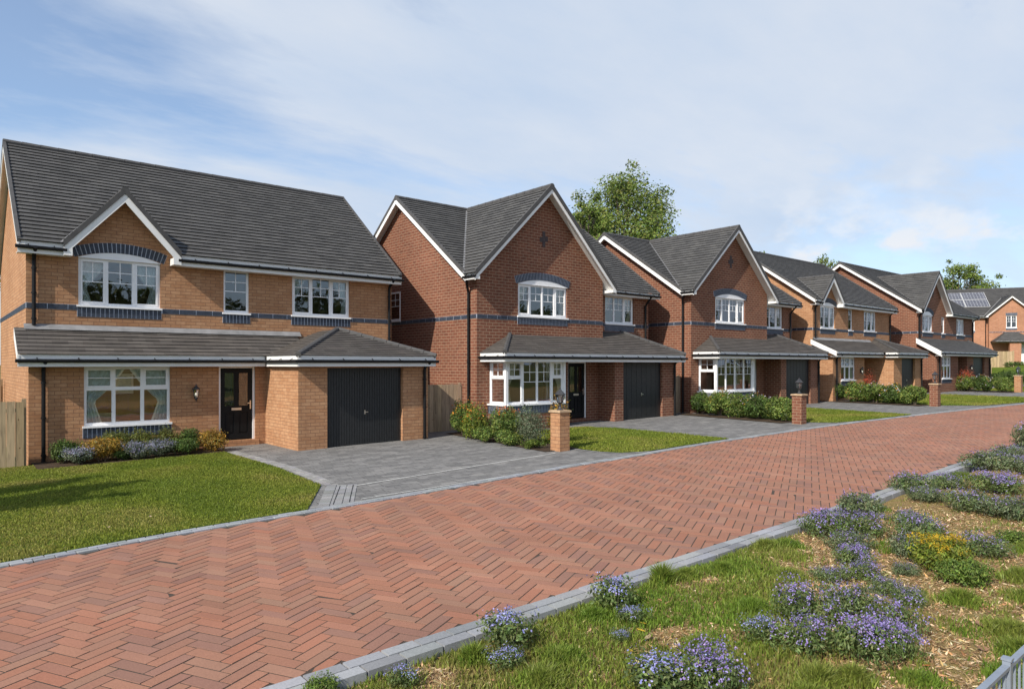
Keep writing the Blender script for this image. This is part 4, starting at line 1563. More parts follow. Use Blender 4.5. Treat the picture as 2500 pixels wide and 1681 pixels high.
def bank_house(loc, rz, label):
    W, ze, zr, rec = 15.0, 5.27, 8.5, 0.5
    yf, yr = 0.12, 4.6
    p = dict(name='brick_house', label=label, loc=loc, rz=rz, brick='pale_red_brick', W=W, ze=ze, zr=zr, yf=yf, yr=yr, gable=(4.45, 9.15, 7.35), gy=-0.36,
             rec=rec, recs=[(0.0, 4.8), (8.8, W)], returns=[4.8, 8.8], gwall=(4.8, 8.8), side_y0=(rec, rec), has_band=False,
             eaves=[(-0.3, 4.47), (9.13, W + 0.3)], barge=0.2,
             up=[dict(u=(6.35, 7.3), z=(3.9, 5.2), kw=dict(cols='ff', curt=(), brick_sill=0.2)),
                 dict(u=(2.7, 3.6), z=(3.7, 5.05), y=True, kw=dict(cols='ff', curt=(), brick_sill=0.22))],
             rooms=[(5.0, 8.6, 0.14, 3.0, 2.8, 5.3), (0.1, 4.6, rec + 0.14, 3.0, 2.8, 5.2)],
             pipes=[[(4.6, yf - 0.02, 5.1), (4.6, 0.4, 4.95), (4.6, 0.43, 4.85), (4.6, 0.43, 0.0)]])
    root = house(p)
    bt = MB(front(0.0))
    sill_bricks(bt, 6.3, 7.35, 5.22, 5.5, 0.105)
    band_bricks(bt, 4.8, 8.8, 3.42, 3.5, [], 0.3, 0.02)
    bt.build('brick_head', [M['dark_brick'], M['pale_mortar']], root)
    # hipped porch on a brick pier and a white bracket
    ps = MB()
    x0, x1, ey, z = 5.0, 8.5, -1.5, 2.5
    roof_face(ps, [(x0, ey, z), (x1, ey, z), (x1 - 1.2, -0.2, z + 0.95), (x0 + 1.2, -0.2, z + 0.95)], 0.17, 0.02)
    roof_face(ps, [(x0, ey, z), (x0 + 1.2, -0.2, z + 0.95), (x0 + 1.2, 0, z + 0.95), (x0, 0, z)], 0.17, 0.02)
    roof_face(ps, [(x1, ey, z), (x1 - 1.2, -0.2, z + 0.95), (x1 - 1.2, 0, z + 0.95), (x1, 0, z)], 0.17, 0.02)
    po = ps.build('porch_roof', M['roof_tile'], root)
    eave(root, (x0, ey), (x1, ey), z, 0.16, (0, -1))
    eave(root, (x0, 0), (x0, ey), z, 0.16, (-1, 0))
    eave(root, (x1, ey), (x1, 0), z, 0.16, (1, 0))
    so = MB()
    so.box(x0 + 0.03, x1 - 0.03, ey + 0.03, 0, z - 0.15, z - 0.14)
    so.build('porch_soffit', M['white_board'], root)
    pier = MB()
    pier.box(6.3, 7.3, -1.35, -0.9, -0.4, z - 0.16)
    pier.build('porch_wall', M['pale_red_brick'], root)
    br = MB()
    br.prism([(8.1, -1.3, z - 0.16), (8.1, 0, z - 0.16), (8.1, 0, z - 1.2), (8.1, -0.15, z - 1.2), (8.1, -0.4, z - 0.6), (8.1, -1.2, z - 0.3)], (0.12, 0, 0))
    br.build('porch_bracket', M['white_board'], root)
    dr = MB(front(0.0))
    dr.box(7.5, 8.0, 0.0, 0.05, 0.1, 2.3)
    dr.build('door_frame', M['white_upvc'], root)
    # solar panel lies on the slope
    k = (zr - ze) / (yr - yf)
    yz = lambda zz: yf + (zz - ze) / k
    n = Vector((0, -k, 1)).normalized()
    for c in range(2):
        for r_ in range(2):
            sp, fr = MB(), MB()
            a, b = 0.75 + c * 2.3, 0.75 + c * 2.3 + 2.26
            zz0, zz1 = 6.25 + r_ * 0.92, 6.25 + r_ * 0.92 + 0.88
            q = [Vector((a, yz(zz0), zz0)), Vector((b, yz(zz0), zz0)), Vector((b, yz(zz1), zz1)), Vector((a, yz(zz1), zz1))]
            fr.prism([x + n * 0.06 for x in q], n * 0.03)
            cc = sum(q, Vector()) / 4
            sp.face([cc + (x - cc) * 0.975 + n * 0.094 for x in q])
            f = fr.build('solar_panel', M['white_board'], root)
            sp.build('solar_cell_pane', M['solar'], f)
    return root


# ================================================================== GROUND
def sheet(name, poly, mat, z, kind='structure'):
    """A flat polygon following the street's rise, subdivided for bumps."""
    import bmesh
    bm = bmesh.new()
    bm.faces.new([bm.verts.new((x, y, gz(x) + z)) for x, y in poly])
    bmesh.ops.triangulate(bm, faces=bm.faces[:])
    me = bpy.data.meshes.new(name)
    bm.to_mesh(me)
    bm.free()
    me.materials.append(mat)
    o = link(name, me)
    return struct(o, kind)


def grid(name, x0, x1, y0, y1, nx, ny, zf, mat):
    X, Y = np.meshgrid(np.linspace(x0, x1, nx), np.linspace(y0, y1, ny))
    Z = zf(X, Y)
    V = np.stack([X.ravel(), Y.ravel(), Z.ravel()], 1)
    i = np.arange((nx - 1) * (ny - 1))
    a = (i // (nx - 1)) * nx + i % (nx - 1)
    return struct(npmesh(name, V, np.stack([a, a + 1, a + nx + 1, a + nx], 1), mat))


def chaikin(p, n=3):
    for _ in range(n):
        q = [p[0]]
        for a, b in zip(p, p[1:]):
            q += [(a[0] * .75 + b[0] * .25, a[1] * .75 + b[1] * .25), (a[0] * .25 + b[0] * .75, a[1] * .25 + b[1] * .75)]
        p = q + [p[-1]]
    return p


xs = [-2500, -600, -200, -60, -30, 0, 30, 60, 90, 120, 300, 900, 2500]
ys = [-2500, -600, -150, -40, 0, 40, 90, 200, 700, 2500]
V = np.array([(x, y, gz(x) - 0.17) for y in ys for x in xs])
F = np.array([(j * len(xs) + i, j * len(xs) + i + 1, (j + 1) * len(xs) + i + 1, (j + 1) * len(xs) + i) for j in range(len(ys) - 1) for i in range(len(xs) - 1)])
struct(npmesh('ground', V, F, M['field']))

EDGE_FAR = chaikin([(-7, 9.95), (0.63, 10.28), (2.8, 10.58), (4.8, 10.60), (7.2, 10.72), (11.3, 11.05), (13.0, 11.05), (15.5, 11.25), (18.4, 11.28), (24.3, 11.2), (30.7, 10.72), (40.5, 9.6), (50, 8.0), (66, 4.5)])
EDGE_NEAR = chaikin([(-7, 5.15), (2, 5.15), (12, 5.15), (16, 5.38), (23.5, 5.48), (32, 5.0), (45, 3.2), (66, -1.5)])
ROAD = EDGE_NEAR + EDGE_FAR[::-1]


def road():
    w, n = 0.132, 3
    ca, sa = math.cos(math.radians(26.57)), math.sin(math.radians(26.57))
    r = np.random.default_rng(3)
    B = []
    for k in range(-420, 420):
        for m in range(-90, 90):
            ox, oy = k + m * n, k - m * n
            B.append((ox, oy, n, 1))
            B.append((ox + n, oy - n + 1, 1, n))
    B = np.array(B, float) * w
    cx, cy = B[:, 0] + B[:, 2] / 2, B[:, 1] + B[:, 3] / 2
    X, Y = cx * ca - cy * sa, cx * sa + cy * ca
    X += 20
    Y += 7
    keep = (X > -4) & (X < 62) & (Y > -2) & (Y < 12)
    B, X, Y = B[keep], X[keep], Y[keep]
    fat = [(x, y + 0.0) for x, y in EDGE_NEAR] + [(x, y + 0.06) for x, y in EDGE_FAR[::-1]]
    k2 = inside(fat, X, Y)
    B, X, Y = B[k2], X[k2], Y[k2]
    m = len(B)
    hx, hy = B[:, 2] / 2 - 0.0053, B[:, 3] / 2 - 0.0053
    cols = palette([(0.300, 0.145, 0.096), (0.312, 0.153, 0.101), (0.285, 0.140, 0.096), (0.298, 0.158, 0.108), (0.258, 0.136, 0.1), (0.312, 0.142, 0.091)], m, r, 0.042, 0.022)
    V, F, C = [], [], []
    dz = r.normal(0, 0.0008, m)
    tl = r.normal(0, 0.0009, (m, 2))
    for c, (sx, sy, top) in enumerate([(-1, -1, 1), (1, -1, 1), (1, 1, 1), (-1, 1, 1), (-1, -1, 0), (1, -1, 0), (1, 1, 0), (-1, 1, 0)]):
        e = 0.002 if top else 0.0
        lx, ly = sx * (hx - e), sy * (hy - e)
        x = X + lx * ca - ly * sa
        y = Y + lx * sa + ly * ca
        z = gzn(x) + (dz + sx * tl[:, 0] + sy * tl[:, 1] if top else -0.012)
        V.append(np.stack([x, y, z], 1))
    V = np.stack(V, 1).reshape(-1, 3)
    o = (np.arange(m) * 8)[:, None]
    F = np.concatenate([o + q for q in ([0, 1, 2, 3], [4, 5, 1, 0], [5, 6, 2, 1], [6, 7, 3, 2], [7, 4, 0, 3])])
    struct(npmesh('road', V, F, M['paver'], np.repeat(cols, 8, axis=0)))
    sheet('road_base', [(x, y - 0.2) for x, y in EDGE_NEAR] + [(x, y + 0.2) for x, y in EDGE_FAR[::-1]], M['sand_joint'], -0.0032)


road()


def kerb(name, edge, rows, L, w, top, bottom, side, tone, x0, x1, seed):
    """Rows of kerb blocks beside an edge polyline; side +1 lies to larger y."""
    r = np.random.default_rng(seed)
    P = np.array(edge)
    seg = np.linalg.norm(np.diff(P, axis=0), axis=1)
    s = np.concatenate([[0], np.cumsum(seg)])
    at = lambda t: np.array([np.interp(t, s, P[:, 0]), np.interp(t, s, P[:, 1])])
    V, F, C = [], [], []
    for row in range(rows):
        t = -L * 0.5 * row
        while t < s[-1] - L:
            l = L * (0.92 + 0.16 * r.random())
            a, b = at(max(t, 0) + 0.003), at(t + l - 0.005)
            t += l
            if not (x0 < a[0] < x1):
                continue
            d = (b - a) / (np.linalg.norm(b - a) + 1e-9)
            nn = np.array([-d[1], d[0]]) * side
            zz = top - 0.0 * row + r.normal(0, 0.0015)
            o0, o1 = row * w + 0.002, (row + 1) * w - 0.002
            base = len(V)
            e = 0.006
            for (p, o, z, f) in ((a, o0, bottom, 0), (b, o0, bottom, 0), (b, o1, bottom, 0), (a, o1, bottom, 0)):
                q = p + nn * o
                V.append((q[0], q[1], gz(q[0]) + z))
            for (p, o, sx) in ((a, o0 + e, 1), (b, o0 + e, -1), (b, o1 - e, -1), (a, o1 - e, 1)):
                q = p + nn * o + d * e * sx
                V.append((q[0], q[1], gz(q[0]) + zz))
            for q in ((4, 5, 6, 7), (0, 1, 5, 4), (1, 2, 6, 5), (2, 3, 7, 6), (3, 0, 4, 7)):
                F.append([base + i for i in q])
            c = np.array(tone) * (1 + r.normal(0, 0.10)) * np.array([1, 1 + r.normal(0, 0.015), 1 + r.normal(0, 0.03)])
            C += [c] * 8
    return struct(npmesh(name, V, F, M['stone'], np.clip(C, 0.01, 0.9)))


kerb('kerb', EDGE_NEAR, 2, 0.34, 0.145, 0.022, -0.16, -1, (0.27, 0.275, 0.285), -6, 60, 5)
kerb('kerb', EDGE_FAR, 2, 0.24, 0.11, 0.018, -0.1, 1, (0.27, 0.285, 0.30), -6, 60, 6)

# driveways: one block-paved apron from the road to the garages
DRV = [(x, y + 0.2) for x, y in EDGE_FAR if 3.5 < x < 64] + [(66, 22), (2.5, 22)]
sheet('driveway', DRV, M['drive'], -0.004)


def strip(name, path, w, z, mat):
    m = MB()
    P = [Vector((x, y, 0)) for x, y in path]
    for i in range(len(P) - 1):
        a, b = P[i], P[i + 1]
        d = (b - a).normalized()
        n = Vector((-d.y, d.x, 0)) * w / 2
        q = [a - n, b - n, b + n, a + n]
        m.face([(p.x, p.y, gz(p.x) + z + 0.0004 * i) for p in q])
    return struct(m.build(name, mat))


M['pale_line'] = plain('pale_line', (0.50, 0.50, 0.48), 0.9, noise=0.2, scale=9)
M['edge_block'] = plain('edge_block', (0.27, 0.265, 0.26), 0.85, noise=0.22, scale=12, bump=0.4)
M['gap_black'] = plain('gap_black', (0.012, 0.012, 0.012), 0.8)
strip('driveway_marking', [(6.1, 12.31), (12.4, 12.95)], 0.05, 0.004, M['pale_line'])
strip('driveway_marking', [(5.84, 11.08), (9.5, 11.15), (13.3, 11.3)], 0.035, 0.004, M['pale_line'])
# pale block edging round the first lawn
kerb('driveway_edging', [(6.2, 19.4), (6.22, 15.6), (5.97, 12.75)], 2, 0.22, 0.13, 0.006, -0.05, 1, (0.27, 0.265, 0.26), 0, 99, 8)
kerb('driveway_edging', [(5.97, 12.75), (4.9, 10.85)], 3, 0.13, 0.2, 0.007, -0.05, 1, (0.25, 0.25, 0.25), 0, 99, 9)
strip('driveway_slot', [(6.13, 12.48), (5.25, 10.95)], 0.014, 0.012, M['gap_black'])
strip('driveway_slot', [(6.38, 12.42), (5.55, 10.95)], 0.014, 0.012, M['gap_black'])

LAWN1 = [(-9, 10.2), (0.65, 10.55), (2.88, 10.82), (4.75, 10.86), (5.88, 12.8), (6.12, 15.6), (6.1, 19.35), (1.9, 19.2), (1.9, 20.2), (-9, 20.2)]
LAWN2 = [(13.35, 12.5), (13.6, 11.75), (14.3, 11.5), (16.0, 11.54), (18.2, 11.56), (18.25, 16.0), (17.7, 17.2), (14.2, 17.4), (13.6, 15)]
LAWN3 = [(24.6, 12.6), (25.2, 11.6), (26.4, 11.4), (30.6, 11.0), (31.5, 15.9), (31.2, 17), (25.6, 17)]
LAWN4 = [(36.9, 12.2), (38.2, 10.6), (42.3, 9.85), (46.5, 9.6), (47.1, 15.3), (46.8, 16.8), (38.0, 16.8)]
LAWN5 = [(53.2, 12.2), (55, 8.5), (60, 8), (63, 14), (54, 16)]
for pl in (LAWN1, LAWN2, LAWN3, LAWN4, LAWN5):
    sheet('lawn', pl, M['turf'], 0.012)
for pts in ([(13.3, 17.6), (13.25, 12.55), (13.5, 11.7), (14.3, 11.42)], [(24.5, 12.6), (25.1, 11.5), (26.4, 11.3)], [(36.8, 12.2), (38.1, 10.5)]):
    strip('lawn_edging', chaikin(pts, 2), 0.09, 0.006, M['edge_block'])
sheet('flower_bed', [(1.9, 19.2), (6.15, 19.2), (6.15, 20.6), (1.9, 20.6)], M['soil'], 0.02)
for bx, by0, by1 in ((12.35, 13.3, 18.9), (23.7, 12.9, 18.0), (35.9, 12.6, 17.8), (51.6, 12.8, 18.2)):
    sheet('flower_bed', [(bx, by0), (bx + 1.15, by0 - 0.15), (bx + 1.5, by1), (bx + 0.7, by1)], M['soil'], 0.014)

# the planted verge on the camera's side of the road
BZ = -0.03


def bedz(X, Y):
    return gzn(X) + BZ + 0.05 * (vnoise(X, Y, 1.1, 21) - 0.5) + 0.025 * (vnoise(X, Y, 0.3, 22) - 0.5) - 0.03 * np.clip((Y - 4.5) / 0.3, 0, 1)


grid('garden_soil', -4, 46, -9, 4.93, 500, 140, bedz, M['straw'])


def grassy(x, y):
    """How grassy the verge is at x, y (0 bare straw .. 1 turf)."""
    g = vnoise(x, y, 0.55, 31) * 0.55 + vnoise(x, y, 0.2, 32) * 0.45
    left = np.clip((7.4 + (y - 3.2) * 1.5 - x) / 1.9, 0, 1)
    low = np.clip((2.3 - y) / 0.9, 0, 1) * np.clip((x - 8.0) / 0.8, 0, 1)
    near_rail = np.clip((2.0 - y) / 0.5, 0, 1)
    kerbside = np.clip((y - 4.0) / 0.5, 0, 1) * np.clip((9.0 - x) / 2, 0, 1)
    p = 0.10 + 0.60 * left + 0.22 * low + 0.0 * near_rail + 0.1 * kerbside
    bare = np.exp(-((x - 5.0) ** 2 + (y - 3.75) ** 2) / 0.04) + np.exp(-((x - 6.45) ** 2 + (y - 4.6) ** 2) / 0.05) + np.exp(-((x - 3.1) ** 2 + (y - 4.6) ** 2) / 0.06)
    return np.clip((p - 0.42 + (g - 0.5) * 1.1 - 0.5 * bare) * 3.2 + 0.5, 0, 1)


VIEW = [(2.0, 4.88), (1.2, 3.2), (3.2, 0.2), (8, -1.2), (24, 0.5), (32, 4.6)]
NEAR = [(2.0, 4.88), (1.2, 3.2), (3.2, 0.4), (9, 0.4), (13, 2.4), (12, 4.88)]
GC = [(0.165, 0.245, 0.034), (0.135, 0.22, 0.028), (0.19, 0.25, 0.04), (0.215, 0.245, 0.05), (0.29, 0.26, 0.085)]
LC = [(0.155, 0.205, 0.026), (0.18, 0.225, 0.03), (0.205, 0.24, 0.034), (0.23, 0.252, 0.042), (0.28, 0.265, 0.065)]


def bz1(x):
    return bedz(x, BY)


q = in_poly(NEAR, 170000, 51)
keep = rng.random(len(q)) < grassy(q[:, 0], q[:, 1]) * np.clip(1.25 - (np.hypot(q[:, 0], q[:, 1]) - 5) / 8, 0.25, 1)
q = q[keep]
BY = q[:, 1]
struct(blades('verge_grass', q, 0.056, GC, 52, 0.0055, 0, 0.9, 0.14, zfun=bz1), 'stuff')
q = in_poly(VIEW, 60000, 53)
q = q[(rng.random(len(q)) < 0.06 + 0.45 * grassy(q[:, 0], q[:, 1])) & (q[:, 0] > 8)]
BY = q[:, 1]
struct(blades('verge_grass', q, 0.06, GC, 54, 0.007, 0, 0.8, 0.3, zfun=bz1), 'stuff')
# long tufts
TUFTS = [(6.13, 4.72, .14, .2), (6.5, 4.66, .22, .10), (8.27, 4.72, .22, .11), (8.6, 4.6, .25, .10), (5.15, 2.5, .22, .16), (5.4, 2.35, .2, .13), (4.9, 2.45, .18, .13), (7.83, 2.36, .22, .12), (5.75, 2.02, .22, .10),
         (3.42, 4.55, .16, .13), (4.85, 4.55, .18, .12), (6.96, 4.5, .26, .10), (7.3, 1.8, .3, .12), (6.9, 1.65, .25, .12), (4.0, 4.1, .3, .10), (3.6, 3.9, .3, .10), (3.3, 3.6, .3, .10), (7.3, 3.9, .3, .09), (6.2, 3.7, .25, .09), (5.0, 3.45, .2, .1), (4.5, 2.6, .2, .1), (6.3, 1.55, .25, .1),
         (8.5, 1.9, .35, .1), (9.2, 2.2, .3, .1), (10.5, 2.4, .3, .12), (11.6, 4.7, .2, .1), (15.9, 4.8, .25, .13)]
Q, HS = [], []
for i, (x, y, rd, h) in enumerate(TUFTS):
    k = int(1500 * rd / 0.2)
    a, d = rng.random(k) * 2 * math.pi, rd * np.abs(rng.normal(0, 0.45, k))
    Q.append(np.stack([x + np.cos(a) * d, y + np.sin(a) * d], 1))
    HS.append(h / 0.1 * (1 - 0.5 * np.clip(d / rd, 0, 1)))
q, hs = np.concatenate(Q), np.concatenate(HS)
ok = q[:, 1] < 4.9
q, hs = q[ok], hs[ok]
BY = q[:, 1]
struct(blades('tall_grass', q, 0.105, GC[:4], 55, 0.0052, 0, 1.0, 0.2, hs=hs, zfun=bz1), 'stuff')
# bark chippings and dry stalks
q = np.concatenate([in_poly(NEAR, 90000, 57), in_poly(VIEW, 70000, 58)])
q = q[rng.random(len(q)) < np.clip(1.05 - grassy(q[:, 0], q[:, 1]) * 0.9, 0, 1) * np.clip(1.3 - np.hypot(q[:, 0], q[:, 1]) / 16, 0.15, 1)]
n = len(q)
Cz = np.stack([q[:, 0], q[:, 1], bedz(q[:, 0], q[:, 1]) + 0.006 + 0.01 * rng.random(n)], 1)
cc = palette([(0.40, 0.26, 0.125), (0.52, 0.37, 0.21), (0.30, 0.17, 0.085), (0.60, 0.47, 0.30), (0.22, 0.13, 0.07), (0.42, 0.31, 0.13)], n, rng, 0.2)
sz = 0.032 + 0.075 * rng.random(n) ** 4
V, F, c = leaves_at(Cz, np.tile([0, 0, 1.0], (n, 1)), sz, cc, rng, 0.22, 0.35, 0.3)
struct(npmesh('bark_mulch', V, F, M['chip'], c), 'stuff')

# lawns
l1 = grass('lawn_grass', [LAWN1[:7] + [(1.9, 19.2), (1.9, 20.15), (-8.5, 20.15), (-8.8, 10.25)]], 2600, 0.032, LC, 61, 0.0075, 0.01, None, 0.7, 0.35)
struct(l1, 'stuff')
l2 = grass('lawn_grass', [LAWN2, LAWN3], 1000, 0.042, LC, 62, 0.011, 0.01, None, 0.7, 0.4)
struct(l2, 'stuff')
l3 = grass('lawn_grass', [LAWN4, LAWN5], 450, 0.05, LC, 63, 0.016, 0.01, None, 0.7, 0.5)
struct(l3, 'stuff')

# ================================================================== HOUSES
H1 = wide_house((1.85, 21.2, -0.02), 'big orange brick house with long lean-to roof and small dormer gable, beside the first lawn',
                dict(zr=8.93, yr=4.05, gz=0.0, ovl=0.2, ovr=0.2, W=10.5, gov=0.15), (0.75, 3.55, 7.02), (1.13, 3.10), (4.82, 5.57), (6.92, 8.90),
                dict(u=(1.17, 3.21), z=(0.78, 2.32), trans=1.74, door=(4.5, 5.54)), (5.85, -0.6, -0.6), (5.85, -3.0, (6.7, 9.15)), (-1.0, -3.35))
H2 = gabled_house((14.2, 18.7, 0.13), 'dark red brick house with bay window and black front door, behind the orange brick pillar', bay_lights='mixed')
H3 = gabled_house((25.4, 18.0, 0.30), 'red brick house with white bay window and no visible front door, behind tall mixed hedge', bay_lights='offo', bay_x=(0.5, 3.55), zr=8.4)
H4 = wide_house((36.8, 18.2, 0.44), 'smaller orange brick house with deep shadowed porch, between two red brick houses',
                dict(zr=8.72, yr=4.4, gz=0.0), (0.35, 2.95, 6.85), (0.85, 2.6), (4.3, 4.85), (6.4, 8.1),
                dict(u=(0.95, 2.65), z=(1.05, 2.32), trans=1.8, bars=True, door=(4.3, 5.3)), (3.85, -1.1, 0.15), (5.85, -1.9, (7.0, 9.0)), (-1.45, -2.25))
H5 = mixed_house((49.1, 17.3, 0.58), 'red brick house with steep gable roof and full-width sloping lean-to, farthest along the hedges')
H6 = bank_house((84.4, 27.76, 2.35), math.radians(-60), 'pale red house on a grass bank with solar panels on its dark roof')


# ================================================================== LANTERNS, PILLARS, FENCES
def wall_lamp(loc, label):
    t = thing('wall_lantern', label, 'lamp', loc, 0, 'lanterns on house walls')
    b = MB()
    b.box(-0.035, 0.035, -0.03, 0.0, -0.1, 0.1)
    b.tube([(0, -0.02, 0.02), (0, -0.09, -0.16), (0, -0.12, -0.17)], 0.012, 6)
    b.build('bracket', M['lamp_metal'], t)
    c = MB()
    c.lathe([(0.006, 0.27), (0.02, 0.22), (0.03, 0.2), (0.1, 0.13), (0.105, 0.11), (0.09, 0.11)], 8, (0, -0.12, 0))
    c.lathe([(0.05, -0.11), (0.055, -0.14), (0.02, -0.18), (0.008, -0.24), (0.0, -0.25)], 8, (0, -0.12, 0))
    for k in range(6):
        a = math.pi / 3 * k + 0.3
        c.tube([(0.09 * math.cos(a), -0.12 + 0.09 * math.sin(a), 0.11), (0.052 * math.cos(a), -0.12 + 0.052 * math.sin(a), -0.11)], 0.007, 5)
    c.build('cage', M['lamp_metal'], t)
    g = MB()
    g.lathe([(0.085, 0.11), (0.048, -0.11)], 6, (0, -0.12, 0), rot=0.3)
    g.build('lantern_glass', M['glass'], t)
    bu = MB()
    bu.lathe([(0.0, 0.03), (0.018, 0.02), (0.023, 0.0), (0.017, -0.03), (0.011, -0.06), (0.0, -0.07)], 10, (0, -0.12, -0.01))
    bu.build('bulb', M['bulb'], t, True)
    return t


wall_lamp((5.70, 20.6, 1.55), 'black wall lantern with lit bulb between the big window and the black front door')
wall_lamp((36.8 + 3.3, 17.1, 0.44 + 1.55), 'small black wall lantern beside the smaller orange house porch')
wall_lamp((49.1 + 6.3, 16.2, 0.58 + 1.55), 'tiny black wall lantern beside the farthest red house garage')


def pillar(loc, mat, label, rz=0.0, w=0.36, h=1.02):
    t = thing('gate_pillar', label, 'brick pillar', loc, rz, 'pillars along the road')
    m = MB()
    m.box(-w / 2, w / 2, -w / 2, w / 2, -0.2, h)
    m.build('shaft', M[mat], t)
    c = MB()
    e = w / 2 + 0.035
    c.prism([(-e, -e, h), (e, -e, h), (e, e, h), (-e, e, h)], (0, 0, 0.045))
    c.prism([(-e + .02, -e + .02, h + .045), (e - .02, -e + .02, h + .045), (e - .02, e - .02, h + .045), (-e + .02, e - .02, h + .045)], (0, 0, 0.012))
    c.build('coping', M['cap_stone'], t)
    return t


def pillar_lamp(loc, label):
    t = thing('pillar_lantern', label, 'lamp', loc, 0.4, 'lanterns on the pillars')
    b = MB()
    b.lathe([(0.085, 0.0), (0.085, 0.02), (0.05, 0.05), (0.028, 0.09), (0.045, 0.11), (0.028, 0.13), (0.03, 0.16), (0.075, 0.19), (0.078, 0.2)], 12)
    b.build('foot', M['lamp_metal'], t, True)
    c = MB()
    for k in range(6):
        a = math.pi / 3 * k
        c.tube([(0.078 * math.cos(a), 0.078 * math.sin(a), 0.2), (0.12 * math.cos(a), 0.12 * math.sin(a), 0.40)], 0.008, 5)
    c.lathe([(0.125, 0.395), (0.135, 0.41), (0.125, 0.42)], 6)
    c.build('cage', M['lamp_metal'], t)
    g = MB()
    g.lathe([(0.074, 0.2), (0.115, 0.40)], 6)
    g.build('lantern_glass', M['glass'], t)
    r = MB()
    r.lathe([(0.148, 0.41), (0.144, 0.425), (0.05, 0.52), (0.04, 0.535), (0.012, 0.55), (0.022, 0.575), (0.0, 0.61)], 6)
    r.build('lamp_roof', M['lamp_metal'], t)
    u = MB()
    u.tube([(0, 0, 0.2), (0, 0, 0.27)], 0.016, 8)
    u.lathe([(0.012, 0.27), (0.03, 0.3), (0.034, 0.33), (0.02, 0.36), (0.0, 0.37)], 10)
    u.build('lamp_bulb', M['white_upvc'], t)
    return t


for (x, y, m, lp, ll) in (
        (12.85, 13.25, 'orange_brick', 'orange brick pillar with stone cap between flowering hedge and small lawn', 'grey metal lantern on the orange brick pillar by the flowering hedge'),
        (24.05, 12.4, 'red_brick', 'red brick pillar ending the hedge of the bay window house without a door', 'lantern on the red pillar standing against a black garage door'),
        (36.45, 12.1, 'red_brick', 'red brick pillar ending the hedge of the smaller orange house', 'small lantern on the red pillar by the smaller orange house'),
        (52.7, 12.75, 'orange_brick', 'distant orange brick pillar at the end of the last hedge', 'small lantern on the distant orange pillar below the grass bank')):
    pillar((x, y, gz(x)), m, lp, 0.0)
    pillar_lamp((x, y, gz(x) + 1.077), ll)


def fence(a, b, h, label, mat='fence_wood', posts=2, seed=1, bw=0.145, base=None):
    a, b = Vector((*a, 0)), Vector((*b, 0))
    L = (b - a).length
    ang = math.atan2(b.y - a.y, b.x - a.x)
    r = np.random.default_rng(seed)
    t = thing('garden_fence', label, 'fence', (a.x, a.y, gz(a.x) if base is None else base), ang, 'timber garden fences')
    k = int(L / bw)
    V, F, C = [], [], []

    def bx(x0, x1, y0, y1, z0, z1, c):
        o = len(V)
        for z in (z0, z1):
            for x, y in ((x0, y0), (x1, y0), (x1, y1), (x0, y1)):
                V.append((x, y, z))
                C.append(c)
        for q in ((0, 1, 2, 3), (4, 5, 6, 7), (0, 1, 5, 4), (1, 2, 6, 5), (2, 3, 7, 6), (3, 0, 4, 7)):
            F.append([o + i for i in q])
    for i in range(k):
        s = 0.8 + 0.4 * r.random()
        c = (s, s * (0.97 + 0.06 * r.random()), s * (0.92 + 0.12 * r.random()))
        bx(i * L / k + 0.003, (i + 1) * L / k - 0.004, -0.02 - 0.008 * (i % 2), 0.0, -0.15, h + r.normal(0, 0.007), c)
    npmesh('board_panel', V, F, M[mat], C, t)
    for z in (0.3, h - 0.25):
        V, F, C = [], [], []
        bx(0, L, 0.0, 0.05, z, z + 0.08, (0.8, 0.8, 0.8))
        npmesh('rail', V, F, M[mat], C, t)
    for i in range(posts):
        x = L * i / max(1, posts - 1)
        V, F, C = [], [], []
        bx(x - 0.045, x + 0.045, 0.05, 0.14, -0.2, h + 0.06, (0.85, 0.85, 0.85))
        npmesh('post', V, F, M[mat], C, t)
    return t


fence((-8.8, 20.45), (1.72, 20.1), 1.70, 'pale new timber fence meeting the corner of the big orange house at the lawn', 'fence_wood', 6, 1, 0.17)
fence((-9.0, 27.5), (1.75, 27.5), 2.05, 'taller timber fence farther back beside the big orange house', 'fence_wood', 6, 2)
fence((12.02, 19.8), (14.17, 19.55), 1.62, 'weathered timber fence closing the gap between big orange house and dark red house', 'grey_wood', 2, 3)
fence((24.12, 18.6), (25.37, 18.55), 1.62, 'short timber gate fence between the two red bay window houses', 'grey_wood', 2, 4)
fence((35.32, 18.9), (36.77, 19.6), 1.7, 'timber fence beside the side wall of the smaller orange house', 'fence_wood', 2, 5)
fence((66, 17.8), (82.2, 22.2), 1.85, 'long pale timber fence running up to the house on the bank', 'fence_wood', 9, 6, base=gz(66) + 0.05)
fence((82.2, 22.2), (83.6, 20.6), 1.75, 'short pale timber panel in front of the bank house porch', 'fence_wood', 2, 7, base=1.95)


# grass bank below the last house
def bank():
    e, f = Vector((0.5, -0.866, 0)), Vector((0.866, 0.5, 0))
    O = Vector((84.4, 27.76, 0))
    X, Y = np.meshgrid(np.linspace(-9, 34, 60), np.linspace(-12, 18, 60))
    rise = np.clip((Y + 10) / 7.5, 0, 1) * np.clip((X + 9) / 4, 0, 1)
    rise = rise * rise * (3 - 2 * rise)
    wx, wy = O.x + X * e.x + Y * f.x, O.y + X * e.y + Y * f.y
    g = gzn(wx)
    z = g - 0.14 + (2.36 - g + 0.13) * rise + 0.04 * vnoise(wx, wy, 1.0, 4) * (rise < 1)
    n = 60
    i = np.arange((n - 1) * (n - 1))
    a = (i // (n - 1)) * n + i % (n - 1)
    struct(npmesh('grass_bank', np.stack([wx.ravel(), wy.ravel(), z.ravel()], 1), np.stack([a, a + 1, a + n + 1, a + n], 1), M['turf']))


bank()

